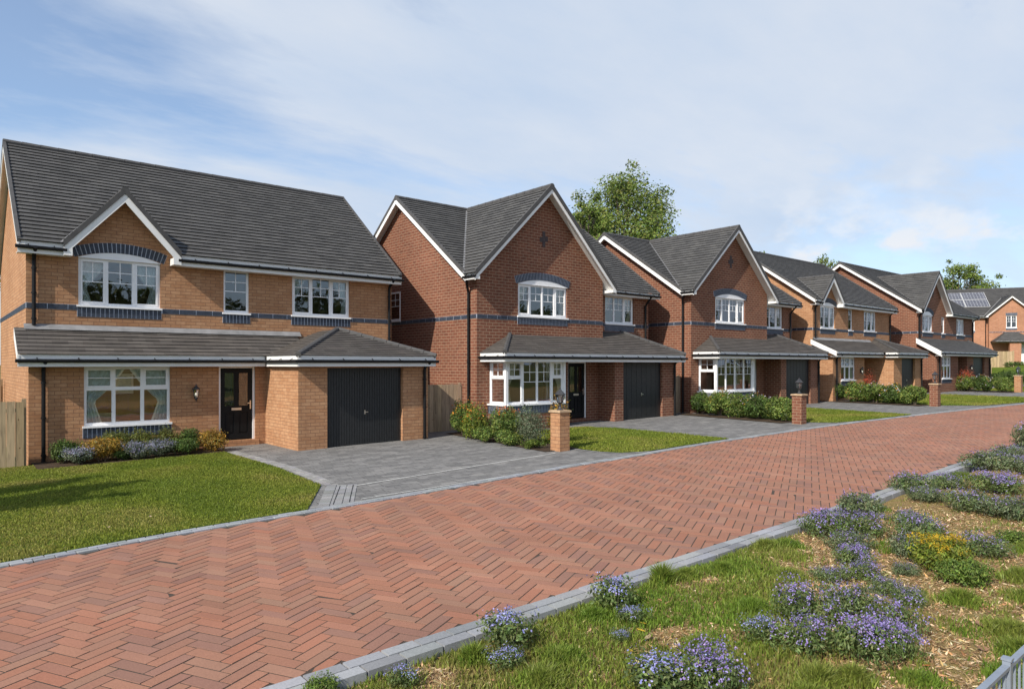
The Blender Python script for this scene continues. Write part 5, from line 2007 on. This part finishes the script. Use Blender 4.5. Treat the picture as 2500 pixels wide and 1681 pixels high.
# metal railing at the corner of the verge
t = thing('metal_railing', 'pale grey metal railing with thin bars at the corner of the planted verge', 'railing', (2.6, 1.05, -0.12))
m = MB(); m.box(0, 5.5, -0.016, 0.016, 0.945, 0.963); m.build('top_rail', M['rail_metal'], t)
m = MB(); m.box(0, 5.5, -0.012, 0.012, 0.70, 0.715); m.build('lower_rail', M['rail_metal'], t)
m = MB(); m.box(0, 5.5, -0.012, 0.012, 0.12, 0.135); m.build('bottom_rail', M['rail_metal'], t)
for i, x in enumerate((1.55, 3.4, 5.3)):
    m = MB()
    m.box(x - 0.018, x + 0.018, -0.018, 0.018, -0.1, 0.985)
    m.prism([(x - 0.023, -0.023, 0.985), (x + 0.023, -0.023, 0.985), (x + 0.023, 0.023, 0.985), (x - 0.023, 0.023, 0.985)], (0, 0, 0.012))
    m.build('post', M['rail_metal'], t)
x = 0.06
while x < 5.4:
    if min(abs(x - p) for p in (1.55, 3.4, 5.3)) > 0.045:
        m = MB(); m.box(x - 0.0055, x + 0.0055, -0.0055, 0.0055, 0.135, 0.945); m.build('bar', M['rail_metal'], t)
    x += 0.085


# ================================================================== INSIDE THE LOUNGE
def ceiling_spot(x, y, z, label):
    m = MB()
    m.lathe([(0.0, -0.004), (0.05, -0.004), (0.062, 0.0), (0.062, 0.02)], 12, (0, 0, 0))
    o = m.build('ceiling_spot', M['spot'])
    o.location = (x, y, z)
    return tag(o, label, 'lamp', 'ceiling spots in the lounge')


sm, snt, sbs, sout = newmat('spot_glow')
sbs.inputs['Base Color'].default_value = (1, 0.9, 0.75, 1)
sbs.inputs['Emission Color'].default_value = (1, 0.8, 0.55, 1)
sbs.inputs['Emission Strength'].default_value = 80.0
M['spot'] = sm
for i, x in enumerate((3.75, 4.05, 4.4)):
    ceiling_spot(x, 21.7, 2.46, 'round warm ceiling spot glowing behind the top of the big lounge window')
# grey sofa and a framed picture seen through the big window
t = thing('sofa', 'grey sofa with cushion seen through the lower big lounge window', 'sofa', (2.75, 22.3, 0.1), 0.25)
M['sofa_cloth'] = plain('sofa_cloth', (0.22, 0.22, 0.20), 0.95, noise=0.2, scale=20)
M['cushion_cloth'] = plain('cushion_cloth', (0.5, 0.5, 0.46), 0.95, noise=0.15, scale=20)


def soft(name, a, b, c, mat, parent, r=0.06):
    """A padded block: rounded by insetting its edges."""
    m = MB()
    (x0, x1), (y0, y1), (z0, z1) = a, b, c
    prof = [(0.0, r), (0.3 * r, 0.3 * r), (r, 0.0)]
    rings = [(z0 + p, q) for p, q in prof] + [(z1 - p, q) for p, q in prof[::-1]]
    R = [[(x0 + q, y0 + q, z), (x1 - q, y0 + q, z), (x1 - q, y1 - q, z), (x0 + q, y1 - q, z)] for z, q in rings]
    for i in range(len(R) - 1):
        for k in range(4):
            l = (k + 1) % 4
            m.face([R[i][k], R[i][l], R[i + 1][l], R[i + 1][k]])
    m.face(R[0][::-1])
    m.face(R[-1])
    return m.build(name, mat, parent)


soft('seat', (0, 1.5), (-0.45, 0.35), (0.15, 0.45), M['sofa_cloth'], t)
soft('backrest', (0, 1.5), (0.3, 0.5), (0.2, 0.85), M['sofa_cloth'], t)
soft('armrest', (-0.16, 0.0), (-0.45, 0.5), (0.1, 0.62), M['sofa_cloth'], t)
soft('armrest', (1.5, 1.66), (-0.45, 0.5), (0.1, 0.62), M['sofa_cloth'], t)
soft('cushion', (0.2, 0.62), (0.12, 0.3), (0.45, 0.8), M['cushion_cloth'], t, 0.08)
t = thing('wall_picture', 'small framed picture on the lounge wall behind the big window', 'picture', (4.6, 24.08, 1.45))
m = MB(); m.box(-0.25, 0.25, -0.02, 0.0, 0, 0.62); m.build('frame', M['white_board'], t)
m = MB(); m.box(-0.19, 0.19, -0.024, -0.019, 0.06, 0.56); m.build('print', M['curtain'], t)


# ================================================================== SHRUBS
GRN = [(0.08, 0.13, 0.029), (0.11, 0.165, 0.037), (0.06, 0.10, 0.024)]
OLV = [(0.13, 0.15, 0.03), (0.165, 0.17, 0.038), (0.095, 0.12, 0.025)]
YEL = [(0.34, 0.20, 0.03), (0.42, 0.25, 0.04), (0.26, 0.17, 0.03), (0.20, 0.17, 0.04)]
SIL = [(0.16, 0.19, 0.12), (0.12, 0.15, 0.085), (0.20, 0.22, 0.15), (0.08, 0.11, 0.05)]
MIX = [(0.115, 0.18, 0.036), (0.165, 0.23, 0.045), (0.075, 0.125, 0.027), (0.21, 0.245, 0.06)]
LAV = [(0.20, 0.20, 0.29), (0.26, 0.26, 0.36), (0.13, 0.16, 0.13)]
PUR = [(0.26, 0.19, 0.48), (0.32, 0.25, 0.55), (0.22, 0.16, 0.42), (0.38, 0.32, 0.60)]
BLU = [(0.30, 0.31, 0.64), (0.25, 0.25, 0.56), (0.38, 0.39, 0.70)]
ORA = [(0.60, 0.22, 0.03), (0.66, 0.30, 0.04), (0.55, 0.14, 0.02)]
G = 'shrubs in the front bed of the orange house'
S = lambda x, y: (x, y, gz(x))
Z1 = 0.0
shrub('garden_shrub', 'dark green rounded shrub beside the downpipe of the big orange house', 'shrub', S(2.55, 20.05), 0.44, 0.63, 3900, .05, GRN, 1, group=G)
shrub('garden_shrub', 'grey lavender cushion between dark green shrub and golden shrub', 'shrub', S(2.78, 19.55), 0.38, 0.37, 2850, .04, SIL, 2, (1500, .028, LAV, 150, .4), G)
shrub('garden_shrub', 'golden yellow shrub between grey lavender cushions', 'shrub', S(3.3, 19.65), 0.49, 0.63, 3900, .045, YEL, 3, group=G, spiky=.4)
s4 = shrub('garden_shrub', 'olive green shrub under the near end of the big window sill', 'shrub', S(3.72, 20.2), 0.42, 0.71, 3300, .045, OLV, 4, group=G, spiky=.5)
shrub('garden_shrub', 'olive green shrub under the middle of the big window sill', 'shrub', S(4.3, 20.25), 0.44, 0.71, 3300, .045, OLV, 5, group=G, spiky=.5)
shrub('garden_shrub', 'olive green shrub under the far end of the big window sill', 'shrub', S(4.88, 20.25), 0.42, 0.73, 3300, .045, OLV, 6, group=G, spiky=.5)
shrub('garden_shrub', 'lavender cushion next to a small green clump below the window middle', 'shrub', S(4.0, 19.55), 0.38, 0.41, 2850, .038, SIL, 7, (1500, .028, LAV, 150, .4), G)
shrub('garden_shrub', 'lavender cushion touching the low green shrub at the lawn edge', 'shrub', S(4.55, 19.55), 0.41, 0.43, 2850, .038, SIL, 8, (1500, .028, LAV, 150, .4), G)
shrub('garden_shrub', 'low mid green shrub between lavender cushion and golden shrub by the door', 'shrub', S(5.2, 19.6), 0.42, 0.45, 3300, .045, GRN, 9, group=G)
shrub('garden_shrub', 'mid green shrub against the wall below the wall lantern', 'shrub', S(5.45, 20.2), 0.42, 0.65, 3300, .048, GRN, 10, group=G)
shrub('garden_shrub', 'golden yellow shrub beside the black front door', 'shrub', S(5.95, 19.8), 0.46, 0.63, 3750, .045, YEL, 11, group=G, spiky=.5)
shrub('garden_shrub', 'small dark green clump at the foot of the golden shrub', 'shrub', S(3.66, 19.55), 0.23, 0.28, 1350, .04, GRN, 12, group=G)

G = 'shrubs between the orange house drive and small lawn'
OF = (170, .04, ORA, 60, .3)
shrub('garden_shrub', 'orange flowered green shrub nearest the weathered timber fence', 'shrub', S(13.25, 18.1), .62, 1.12, 3600, .065, MIX, 21, (110, .045, ORA, 40, .5), G)
shrub('garden_shrub', 'bright yellow-green shrub dotted with orange, in front of the weathered fence', 'shrub', S(12.85, 17.0), .6, 1.0, 3600, .06, [(0.16, .22, .03), (.24, .26, .04), (.11, .17, .028)], 22, OF, G)
shrub('garden_shrub', 'green shrub topped with vivid red-orange blossom', 'shrub', S(13.15, 15.9), .55, 1.02, 3400, .06, MIX, 23, (150, .045, [(0.55, .12, .02), (.6, .2, .03)], 16, 1.2), G)
shrub('garden_shrub', 'silver grey shrub with feathery twigs beside the orange brick pillar', 'shrub', S(13.15, 14.75), .55, 1.1, 4200, .045, SIL, 24, group=G, spiky=.8)
shrub('garden_shrub', 'dark green low shrub spilling onto the drive below the orange-dotted shrub', 'shrub', S(12.55, 16.1), .42, .5, 2200, .055, MIX, 25, group=G)
shrub('garden_shrub', 'low green shrub below the silver grey shrub', 'shrub', S(12.55, 15.0), .42, .45, 2200, .05, MIX, 26, group=G)
shrub('garden_shrub', 'small bright green ground plant touching the orange pillar foot', 'shrub', S(12.6, 14.05), .34, .26, 1400, .045, [(0.11, .15, .025), (.09, .13, .02)], 27, group=G)
shrub('garden_shrub', 'tall amber leaved shrub peeking out behind the orange brick pillar', 'shrub', S(14.0, 14.55), .36, 1.3, 1700, .06, [(0.10, .13, .02), (.30, .2, .03), (.4, .2, .03)], 28, group=G, spiky=1.0, lumps=12)
shrub('garden_shrub', 'grey-green shrub under the bay window behind the blossom shrubs', 'shrub', S(14.1, 16.9), .7, .95, 3800, .05, SIL + GRN, 29, group=G)
shrub('garden_shrub', 'grey-green bush directly below the bay window corner', 'shrub', S(14.6, 17.45), .5, .75, 2200, .05, SIL + GRN, 30, group=G)

HEDGE = [
    ((0.95, 5.0), .6, 1.0, GRN, None, 'fine-leaved dark green bush'),
    ((0.75, 3.95), .62, 1.05, MIX, (200, .05, [(0.42, .17, .04), (.36, .24, .05)], 40, .8), 'orange-tinged bush'),
    ((0.5, 2.95), .62, 1.0, MIX, (120, .05, [(0.5, .46, .5), (.4, .32, .44)], 50, .2), 'white flowered leafy bush'),
    ((0.4, 1.95), .6, .98, GRN, (160, .055, [(0.62, .58, .62), (.55, .3, .05)], 40, .2), 'dark bush with few pale flowers'),
    ((0.35, 1.0), .58, .95, MIX, None, 'glossy plain green bush'),
]
PLOTS = [(23.75, 12.55, 'hedge of the doorless red house', 'beside the short gate fence', 'against the red pillar'),
         (35.85, 12.3, 'hedge of the smaller orange house', 'at its house end', 'against its red pillar'),
         (51.55, 12.7, 'last hedge', 'at its house end', 'against the distant orange pillar')]
protos = []
for pi, (px, py, nm, e0, e1) in enumerate(PLOTS):
    for hi, ((dx, dy), R, Hh, cols, fl, ds) in enumerate(HEDGE):
        where = e0 if hi == 0 else e1 if hi == 4 else ('second', 'third', 'fourth')[hi - 1] + ' from house'
        lab = f'{ds}, {where}, in the {nm}'
        if hi in (1, 2, 3) or len(lab.split()) > 16:
            lab = f'{ds}, {where}, {nm}'
        if pi == 0:
            protos.append(shrub('hedge_bush', lab, 'bush', S(px + dx + .65, py + dy - .15), R * 1.08, Hh, 5200, .08, cols, 40 + hi, fl, 'hedge bushes'))
        else:
            copy_thing(protos[hi], lab, S(px + dx + .65, py + dy - .15), rz=1.3 * pi + hi, scale=(1.02, 1.05, 1.0 + .03 * pi))
shrub('garden_shrub', 'wispy red shrub by the smaller orange house window', 'shrub', S(39.6, 16.4), .4, 1.45, 1300, .06, [(0.42, .07, .04), (.5, .12, .05), (.3, .08, .04)], 71, spiky=1.0)
shrub('garden_shrub', 'wispy red shrub by the last red house window', 'shrub', S(52.9, 15.7), .55, 1.45, 1300, .07, [(0.42, .07, .04), (.5, .12, .05), (.3, .08, .04)], 72, spiky=1.0)
shrub('hedge_bush', 'clipped dark green bush on the bank behind the distant pillar', 'bush', (61.6, 15.4, gz(62) + .1), 1.5, 1.25, 5200, .1, GRN, 73, group='hedge bushes', ratio=.7)
shrub('hedge_bush', 'clipped dark green bush farther behind the distant pillar, nearer the road', 'bush', (62.8, 13.6, gz(62) + .1), 1.4, 1.2, 5200, .1, GRN, 74, group='hedge bushes', ratio=.7)
shrub('hedge_bush', 'low dark green bush at the foot of the bank house wall', 'bush', (84.5, 21.5, 2.0), 1.6, .8, 4000, .12, GRN, 75, group='hedge bushes', ratio=.7)

# ================================================================== VERGE PLANTS
PG = 'flower clumps on the verge'
def bloc(x, y):
    return (x, y, float(bedz(np.array([x]), np.array([y]))[0]) - 0.01)

LFG = [(0.11, .165, .045), (.15, .205, .06), (.08, .12, .033), (.19, .23, .09)]
LFS = [(0.15, .185, .095), (.12, .16, .068), (.20, .23, .135), (.09, .125, .05)]
first = {}
ARCH = {
    'P': lambda lab, loc: shrub('flower_clump', lab, 'flowering plant', loc, .4, .3, 2600, .042, LFG, 81, (720, .018, PUR, 75, .9), PG, 11, .32, .3, .5),
    'Q': lambda lab, loc: shrub('flower_clump', lab, 'flowering plant', loc, .4, .3, 2600, .042, LFG, 82, (1050, .0175, PUR, 100, .8), PG, 13, .32, .3, .5),
    'B': lambda lab, loc: shrub('flower_clump', lab, 'flowering plant', loc, .4, .36, 1500, .05, LFG, 83, (420, .022, BLU, 45, .8), PG, 9, .45, .5, .4),
    'S': lambda lab, loc: shrub('flower_clump', lab, 'flowering plant', loc, .4, .3, 3000, .045, LFS, 84, (260, .016, PUR, 60, .9), PG, 11, .3, .4, .5),
    'T': lambda lab, loc: shrub('flower_clump', lab, 'flowering plant', loc, .4, .3, 2800, .045, LFS + LFG, 85, (420, .017, PUR, 80, .9), PG, 11, .3, .4, .5),
    'Y': lambda lab, loc: shrub('flower_clump', lab, 'flowering plant', loc, .4, .36, 3200, .05, [(0.14, .20, .025), (.19, .24, .034), (.23, .26, .042)], 86, (2100, .0145, [(0.55, .36, .02), (.6, .42, .03), (.42, .28, .02)], 150, 1.5), PG, 11, .3, .2, .7),
    'G': lambda lab, loc: shrub('flower_clump', lab, 'flowering plant', loc, .4, .36, 2600, .055, [(0.12, .185, .032), (.09, .15, .026), (.16, .215, .045)], 87, None, PG, 9, .35, .6, .5),
}
PLANTS = [
    ('B', 3.80, 4.56, .31, .31, 'blue flowered clump hanging over the kerb, largest of its kind by the paving'),
    ('B', 3.58, 4.30, .2, .15, 'low blue sprig directly below the overhanging blue clump'),
    ('B', 2.74, 4.55, .15, .17, 'small blue tuft on bare mulch close to the bottom kerb stones'),
    ('G', 2.22, 4.84, .17, .19, 'bright green flowerless sprig growing over the kerb at the bottom of the picture'),
    ('B', 5.22, 4.62, .30, .30, 'blue flowered clump overhanging the kerb above fallen yellow leaves'),
    ('B', 5.06, 4.26, .2, .13, 'flat blue runner between the overhanging clump and yellow fallen leaves'),
    ('B', 4.66, 4.02, .11, .10, 'tiny blue sprig beside the yellow fallen leaves'),
    ('Q', 9.55, 4.50, .46, .34, 'wide lilac mound spreading against the kerb bend'),
    ('P', 10.0, 4.22, .38, .28, 'lilac mound joined behind the wide mound at the kerb bend'),
    ('S', 10.95, 4.72, .4, .40, 'tall grey-green bush against the kerb behind the lilac mounds'),
    ('T', 11.0, 4.0, .34, .2, 'flat sparse lilac runner beyond the wide lilac mound'),
    ('S', 9.0, 3.95, .36, .24, 'grey-green cushion just below the wide lilac mound'),
    ('Q', 8.4, 3.66, .33, .22, 'bright lilac cushion at the edge of the turf'),
    ('P', 8.0, 3.38, .28, .18, 'small lilac cushion below the bright lilac one'),
    ('T', 7.65, 3.6, .25, .15, 'sparse low clump at the turf edge with few lilac flowers'),
    ('S', 9.25, 3.35, .32, .26, 'grey-green leafy cushion beside the yellow flowered bush'),
    ('T', 10.05, 3.55, .46, .32, 'broad grey-lilac mound behind the yellow flowered bush'),
    ('G', 9.45, 3.2, .34, .3, 'yellow-tipped green mound joined to the yellow bush'),
    ('Y', 8.95, 2.9, .40, .38, 'bush covered in bright yellow flowers, the only one on the verge'),
    ('G', 8.55, 2.55, .32, .30, 'dark green grassy bush touching the yellow flowered bush'),
    ('T', 9.95, 2.75, .36, .25, 'grey-lilac clump beyond the dark green grassy bush'),
    ('S', 8.45, 3.12, .2, .14, 'low spreading green rosette before the yellow bush'),
    ('P', 6.25, 3.22, .38, .32, 'large lilac mound at the turf side of the main flower group'),
    ('T', 6.75, 2.98, .34, .30, 'greyer lilac mound at the back of the main flower group'),
    ('P', 6.52, 2.52, .30, .30, 'upright lilac mound at the bare soil side of the main flower group'),
    ('Q', 5.85, 2.48, .34, .32, 'dense lilac mound, fullest bloom, front of the main flower group'),
    ('P', 5.62, 2.85, .32, .28, 'leafy lilac mound in the middle of the main flower group'),
    ('B', 5.55, 3.2, .2, .2, 'small violet clump at the outer edge of the main flower group'),
    ('Q', 6.1, 2.32, .26, .26, 'lilac mound beside bare soil, last of the main flower group'),
    ('T', 7.62, 3.0, .22, .18, 'small grey-lilac cushion behind the main flower group'),
    ('T', 7.42, 2.68, .22, .18, 'second small grey-lilac cushion nearer the bare soil'),
    ('B', 4.12, 3.2, .36, .28, 'blue-violet clump at the bottom edge beside the turf'),
    ('Q', 4.45, 2.98, .36, .32, 'violet clump at the bottom edge beside the mulch'),
    ('T', 13.7, 4.85, .55, .36, 'large grey-lilac mound against the kerb, beyond the bare straw'),
    ('T', 14.4, 4.62, .42, .28, 'grey-lilac runner behind the large kerb mound'),
    ('S', 12.95, 4.4, .36, .24, 'grey-green cushion below the large kerb mound'),
    ('T', 12.65, 3.72, .42, .32, 'rounded grey-lilac mound in the middle of the straw'),
    ('S', 12.45, 3.15, .5, .32, 'grey-green mound at the picture edge beyond the straw'),
    ('Q', 14.6, 3.85, .62, .34, 'broad lilac carpet beyond the rounded mound'),
    ('S', 17.4, 4.75, .6, .42, 'tall grey-green mound at the kerb, beyond the lilac carpet'),
    ('T', 18.1, 4.38, .42, .26, 'lilac topped cushion next to the tall kerb mound'),
    ('S', 19.4, 4.85, .5, .4, 'grey-green mound at the kerb before the last bush'),
    ('S', 17.2, 3.9, .5, .35, 'grey-green mound at the picture edge near the lilac carpet'),
    ('S', 21.9, 4.95, .5, .75, 'upright green bush at the far end of the kerb'),
    ('G', 15.95, 4.82, .22, .16, 'small green tuft at the kerb on bare straw'),
    ('G', 10.8, 2.65, .26, .2, 'low green plant alone on the straw at the picture edge'),
]
for i, (k, x, y, R, Hh, lab) in enumerate(PLANTS):
    if k not in first:
        first[k] = ARCH[k](lab, bloc(x, y))
        h0 = .36 if k in 'BYG' else .3
        first[k].scale = (R / .42, R / .42, Hh / h0)
    else:
        h0 = .36 if k in 'BYG' else .3
        o = copy_thing(first[k], lab, bloc(x, y), rz=i * 2.4, scale=(R / .42, R / .42 * (0.9 + 0.2 * random.random()), Hh / h0))
        o['group'] = PG


# fallen leaves
def fallen_leaf(x, y, s, col, label, rz):
    z = float(bedz(np.array([x]), np.array([y]))[0]) if y < 4.9 else gz(x)
    V = []
    for i in range(5):
        t = i / 4
        w = 0.25 * math.sin(math.pi * (0.08 + 0.88 * t)) * s
        zz = 0.012 + 0.3 * s * (t - 0.5) ** 2 + 0.02
        V += [(-w * (0.9 + 0.1 * i % 2), (t - 0.5) * s, zz + 0.22 * w), (0, (t - 0.5) * s, zz), (w, (t - 0.5) * s, zz + 0.3 * w)]
    F = []
    for i in range(4):
        for j in range(2):
            a = i * 3 + j
            F.append((a, a + 1, a + 4, a + 3))
    o = npmesh('fallen_leaf', V, F, M['petal'], np.tile(col, (len(V), 1)) * (0.85 + 0.3 * rng.random((len(V), 1))))
    o.location = (x, y, z + (0.03 if y > 5 else 0.0))
    o.rotation_euler = (rng.normal(0, .2), rng.normal(0, .2), rz)
    return tag(o, label, 'leaf', 'fallen leaves')


YL, TN, RD, PK = (0.72, .48, .04), (0.45, .34, .21), (0.42, .14, .05), (0.33, .19, .12)
for a in ((5.03, 4.10, .07, YL, 'small yellow leaf in grass under the blue runner'), (4.88, 4.0, .08, YL, 'yellow leaf lying near the tiny blue sprig'), (4.52, 3.82, .085, YL, 'yellow leaf lying beside a tan leaf in the turf'),
          (4.45, 3.80, .09, PK, 'tan-pink curled leaf beside the yellow leaf in turf'), (4.82, 3.86, .09, TN, 'cream leaf in turf below the yellow leaves'), (6.05, 2.06, .06, RD, 'red-orange leaf at the edge of the dense lilac mound'),
          (7.25, 2.05, .11, PK, 'pinkish brown curled leaf on straw beyond the lilac group'), (7.6, 2.3, .08, TN, 'cream leaf on straw behind the lilac group'), (6.75, 1.9, .11, PK, 'brown-pink leaf alone on bare straw'),
          (7.0, 2.5, .07, TN, 'cream chip-like leaf near the small grey-lilac cushions'), (5.9, 1.85, .06, YL, 'pale yellow leaf on straw near the railing'), (2.63, 11.85, .07, TN, 'pale leaf on the first lawn, middle of the grass'), (2.0, 11.5, .075, TN, 'pale leaf on the first lawn near its outer side')):
    fallen_leaf(*a, rz=rng.random() * 6)

# ================================================================== TREES
tree('large leafy tree rising behind the two red bay window houses', (37.2, 31.8, 0.3), 15.5, 5.0, 11, 42000, .18, base=.32, lumps=58, peak=.28)
tree('slim leafy tree half hidden behind the tall red gable', (31.9, 30.5, 0.3), 12.6, 2.1, 12, 14000, .17, base=.40, lumps=44)
tree('rounded leafy tree behind the solar panel house', (101, 30.5, 1.0), 14.6, 4.0, 13, 26000, .24, base=.25, lumps=64)
tree('thin treetop showing above the smaller orange house ridge', (64.2, 37, 0.6), 13.3, 2.0, 14, 5200, .18, base=.5, lumps=60, peak=.25)
tree('thin treetop showing above the roof between orange and last red houses', (77.6, 37, 0.6), 14.2, 2.6, 15, 7000, .22, base=.45, lumps=70, peak=.25)
tree('leafy tree beside the big orange house behind the timber fences', (-0.6, 33, -0.1), 11.0, 2.6, 16, 18000, .17, base=.1, lumps=50)
tree('street tree standing outside the view beside the first lawn', (-4.9, 14.3, -0.2), 6.2, 1.9, 17, 9000, .17, base=.35, lumps=30)


# a wood across the way: seen only as reflections in the windows
def wood():
    r = np.random.default_rng(5)
    V, F, C, k = [], [], [], 0
    for i in range(32):
        x, y = 0 + i * 7.5 + r.normal(0, 1.5), -24 - r.random() * 10
        h, R = 7.5 + 4 * r.random(), 3.0 + 1.5 * r.random()
        n = 2600
        d = r.normal(0, 1, (n, 3))
        d /= np.linalg.norm(d, axis=1, keepdims=True)
        L = r.normal(0, 1, (12, 3)) * np.array([R * .5, R * .5, h * .16])
        q = L[r.integers(0, 12, n)] + d * R * .5 * r.random((n, 1)) ** .4
        q += np.array([x, y, gz(x) + h * .6])
        c = palette([(0.06, .09, .02), (.09, .12, .03), (.045, .07, .018)], n, r, .2)
        v, f, cc = leaves_at(q, d, .45, c, r, .7)
        V.append(v); F.append(f + k); C.append(cc)
        k += len(v)
    struct(npmesh('far_wood', np.concatenate(V), np.concatenate(F), M['leaf'], np.concatenate(C)), 'stuff')


wood()

# ================================================================== LIGHT, SKY, CAMERA
SUN = Vector((1.0, 0.25, -0.80)).normalized()      # direction the light travels
el = math.asin(-SUN.z)
az = math.atan2(-SUN.x, -SUN.y)
sd = bpy.data.lights.new('sun', 'SUN')
sd.energy = 4.1
sd.angle = math.radians(0.55)
sd.color = (1.0, 0.93, 0.82)
so = bpy.data.objects.new('sun', sd)
COL.objects.link(so)
so.rotation_euler = SUN.to_track_quat('-Z', 'Y').to_euler()

w = bpy.data.worlds.new('World')
SC.world = w
w.use_nodes = True
nt = w.node_tree
nt.nodes.clear()
out = nt.nodes.new('ShaderNodeOutputWorld')
sky = nt.nodes.new('ShaderNodeTexSky')
sky.sky_type = 'NISHITA'
sky.sun_disc = False
sky.sun_elevation = el
sky.sun_rotation = az
sky.air_density = 1.0
sky.dust_density = 0.7
sky.ozone_density = 2.5
bg = nt.nodes.new('ShaderNodeBackground')
bg.inputs[1].default_value = 0.135
tc = nt.nodes.new('ShaderNodeTexCoord')
sep = nt.nodes.new('ShaderNodeSeparateXYZ')
nt.links.new(tc.outputs['Generated'], sep.inputs[0])


def mth(op, a, b=None, clampit=False):
    n = nt.nodes.new('ShaderNodeMath')
    n.operation = op
    n.use_clamp = clampit
    for i, v in enumerate((a, b)):
        if v is None:
            continue
        if hasattr(v, 'is_output'):
            nt.links.new(v, n.inputs[i])
        else:
            n.inputs[i].default_value = v
    return n.outputs[0]


zc = mth('MAXIMUM', sep.outputs['Z'], 0.0)
den = mth('ADD', zc, 0.16)
cx, cy = mth('DIVIDE', sep.outputs['X'], den), mth('DIVIDE', sep.outputs['Y'], den)
comb = nt.nodes.new('ShaderNodeCombineXYZ')
nt.links.new(cx, comb.inputs[0])
nt.links.new(cy, comb.inputs[1])
mp = nt.nodes.new('ShaderNodeMapping')
mp.inputs['Rotation'].default_value = (0, 0, math.radians(35))
mp.inputs['Scale'].default_value = (0.55, 1.0, 1)
mp.inputs['Location'].default_value = (1.2, 8.0, 0)
nt.links.new(comb.outputs[0], mp.inputs[0])
n1 = nt.nodes.new('ShaderNodeTexNoise')
n1.inputs['Scale'].default_value = 0.62
n1.inputs['Detail'].default_value = 9
n1.inputs['Roughness'].default_value = 0.6
n1.inputs['Distortion'].default_value = 0.35
nt.links.new(mp.outputs[0], n1.inputs['Vector'])
r1 = nt.nodes.new('ShaderNodeValToRGB')
e = r1.color_ramp.elements
e[0].position, e[0].color = 0.42, (0.14, 0.14, 0.14, 1)
e[1].position, e[1].color = 0.545, (0.92, 0.93, 0.93, 1)
nt.links.new(n1.outputs['Fac'], r1.inputs[0])
# second, softer layer gives grey undersides
n2 = nt.nodes.new('ShaderNodeTexNoise')
n2.inputs['Scale'].default_value = 1.7
n2.inputs['Detail'].default_value = 7
n2.inputs['Roughness'].default_value = 0.6
nt.links.new(mp.outputs[0], n2.inputs['Vector'])
r2 = nt.nodes.new('ShaderNodeValToRGB')
e = r2.color_ramp.elements
e[0].position, e[0].color = 0.3, (3.1, 3.7, 4.6, 1)
e[1].position, e[1].color = 0.7, (4.05, 4.32, 4.75, 1)
nt.links.new(n2.outputs['Fac'], r2.inputs[0])
n3 = nt.nodes.new('ShaderNodeTexNoise')
n3.inputs['Scale'].default_value = 7.5
n3.inputs['Detail'].default_value = 8
n3.inputs['Roughness'].default_value = 0.55
mp3 = nt.nodes.new('ShaderNodeMapping')
mp3.inputs['Scale'].default_value = (1, 1, 1.7)
mp3.inputs['Location'].default_value = (0.35, 0.2, 0.1)
nt.links.new(tc.outputs['Generated'], mp3.inputs[0])
nt.links.new(mp3.outputs[0], n3.inputs['Vector'])
low = mth('SUBTRACT', 1.0, mth('DIVIDE', mth('ABSOLUTE', mth('SUBTRACT', sep.outputs['Z'], 0.15)), 0.11), True)
puff = mth('MULTIPLY', mth('SUBTRACT', mth('ADD', n3.outputs['Fac'], mth('MULTIPLY', low, 0.12)), 0.62), 10.0, True)
cover = mth('MAXIMUM', r1.outputs[0], mth('MULTIPLY', mth('MULTIPLY', puff, low), 0.9))
mx = nt.nodes.new('ShaderNodeMix')
mx.data_type = 'RGBA'
nt.links.new(cover, mx.inputs[0])
nt.links.new(sky.outputs[0], mx.inputs[6])
nt.links.new(r2.outputs[0], mx.inputs[7])
hz = mth('MULTIPLY', mth('SUBTRACT', 1.0, mth('DIVIDE', zc, 0.24), True), 0.8)
mh = nt.nodes.new('ShaderNodeMix')
mh.data_type = 'RGBA'
nt.links.new(hz, mh.inputs[0])
nt.links.new(mx.outputs[2], mh.inputs[6])
mh.inputs[7].default_value = (2.95, 3.7, 4.8, 1)
puffc = nt.nodes.new('ShaderNodeMix')
puffc.data_type = 'RGBA'
nt.links.new(mth('MULTIPLY', mth('MULTIPLY', puff, low), 0.9), puffc.inputs[0])
nt.links.new(mh.outputs[2], puffc.inputs[6])
puffc.inputs[7].default_value = (4.7, 4.85, 5.1, 1)
nt.links.new(puffc.outputs[2], bg.inputs[0])
nt.links.new(bg.outputs[0], out.inputs[0])

cd = bpy.data.cameras.new('camera')
cam = bpy.data.objects.new('camera', cd)
COL.objects.link(cam)
cam.location = (0, 0, 2.35)
cam.rotation_euler = (math.radians(90), 0, -math.radians(40.14))
cd.sensor_width = 36
cd.lens = 24.27
cd.shift_y = 0.0197
cd.clip_start = 0.05
cd.clip_end = 6000
SC.camera = cam
SC.view_settings.view_transform = 'Standard'
SC.view_settings.look = 'None'
SC.view_settings.exposure = 0.45
SC.view_settings.gamma = 1.0
SC.view_settings.use_curve_mapping = False
SC.render.resolution_x, SC.render.resolution_y = 1024, 688
SC.cycles.max_bounces = 7
SC.cycles.transparent_max_bounces = 10
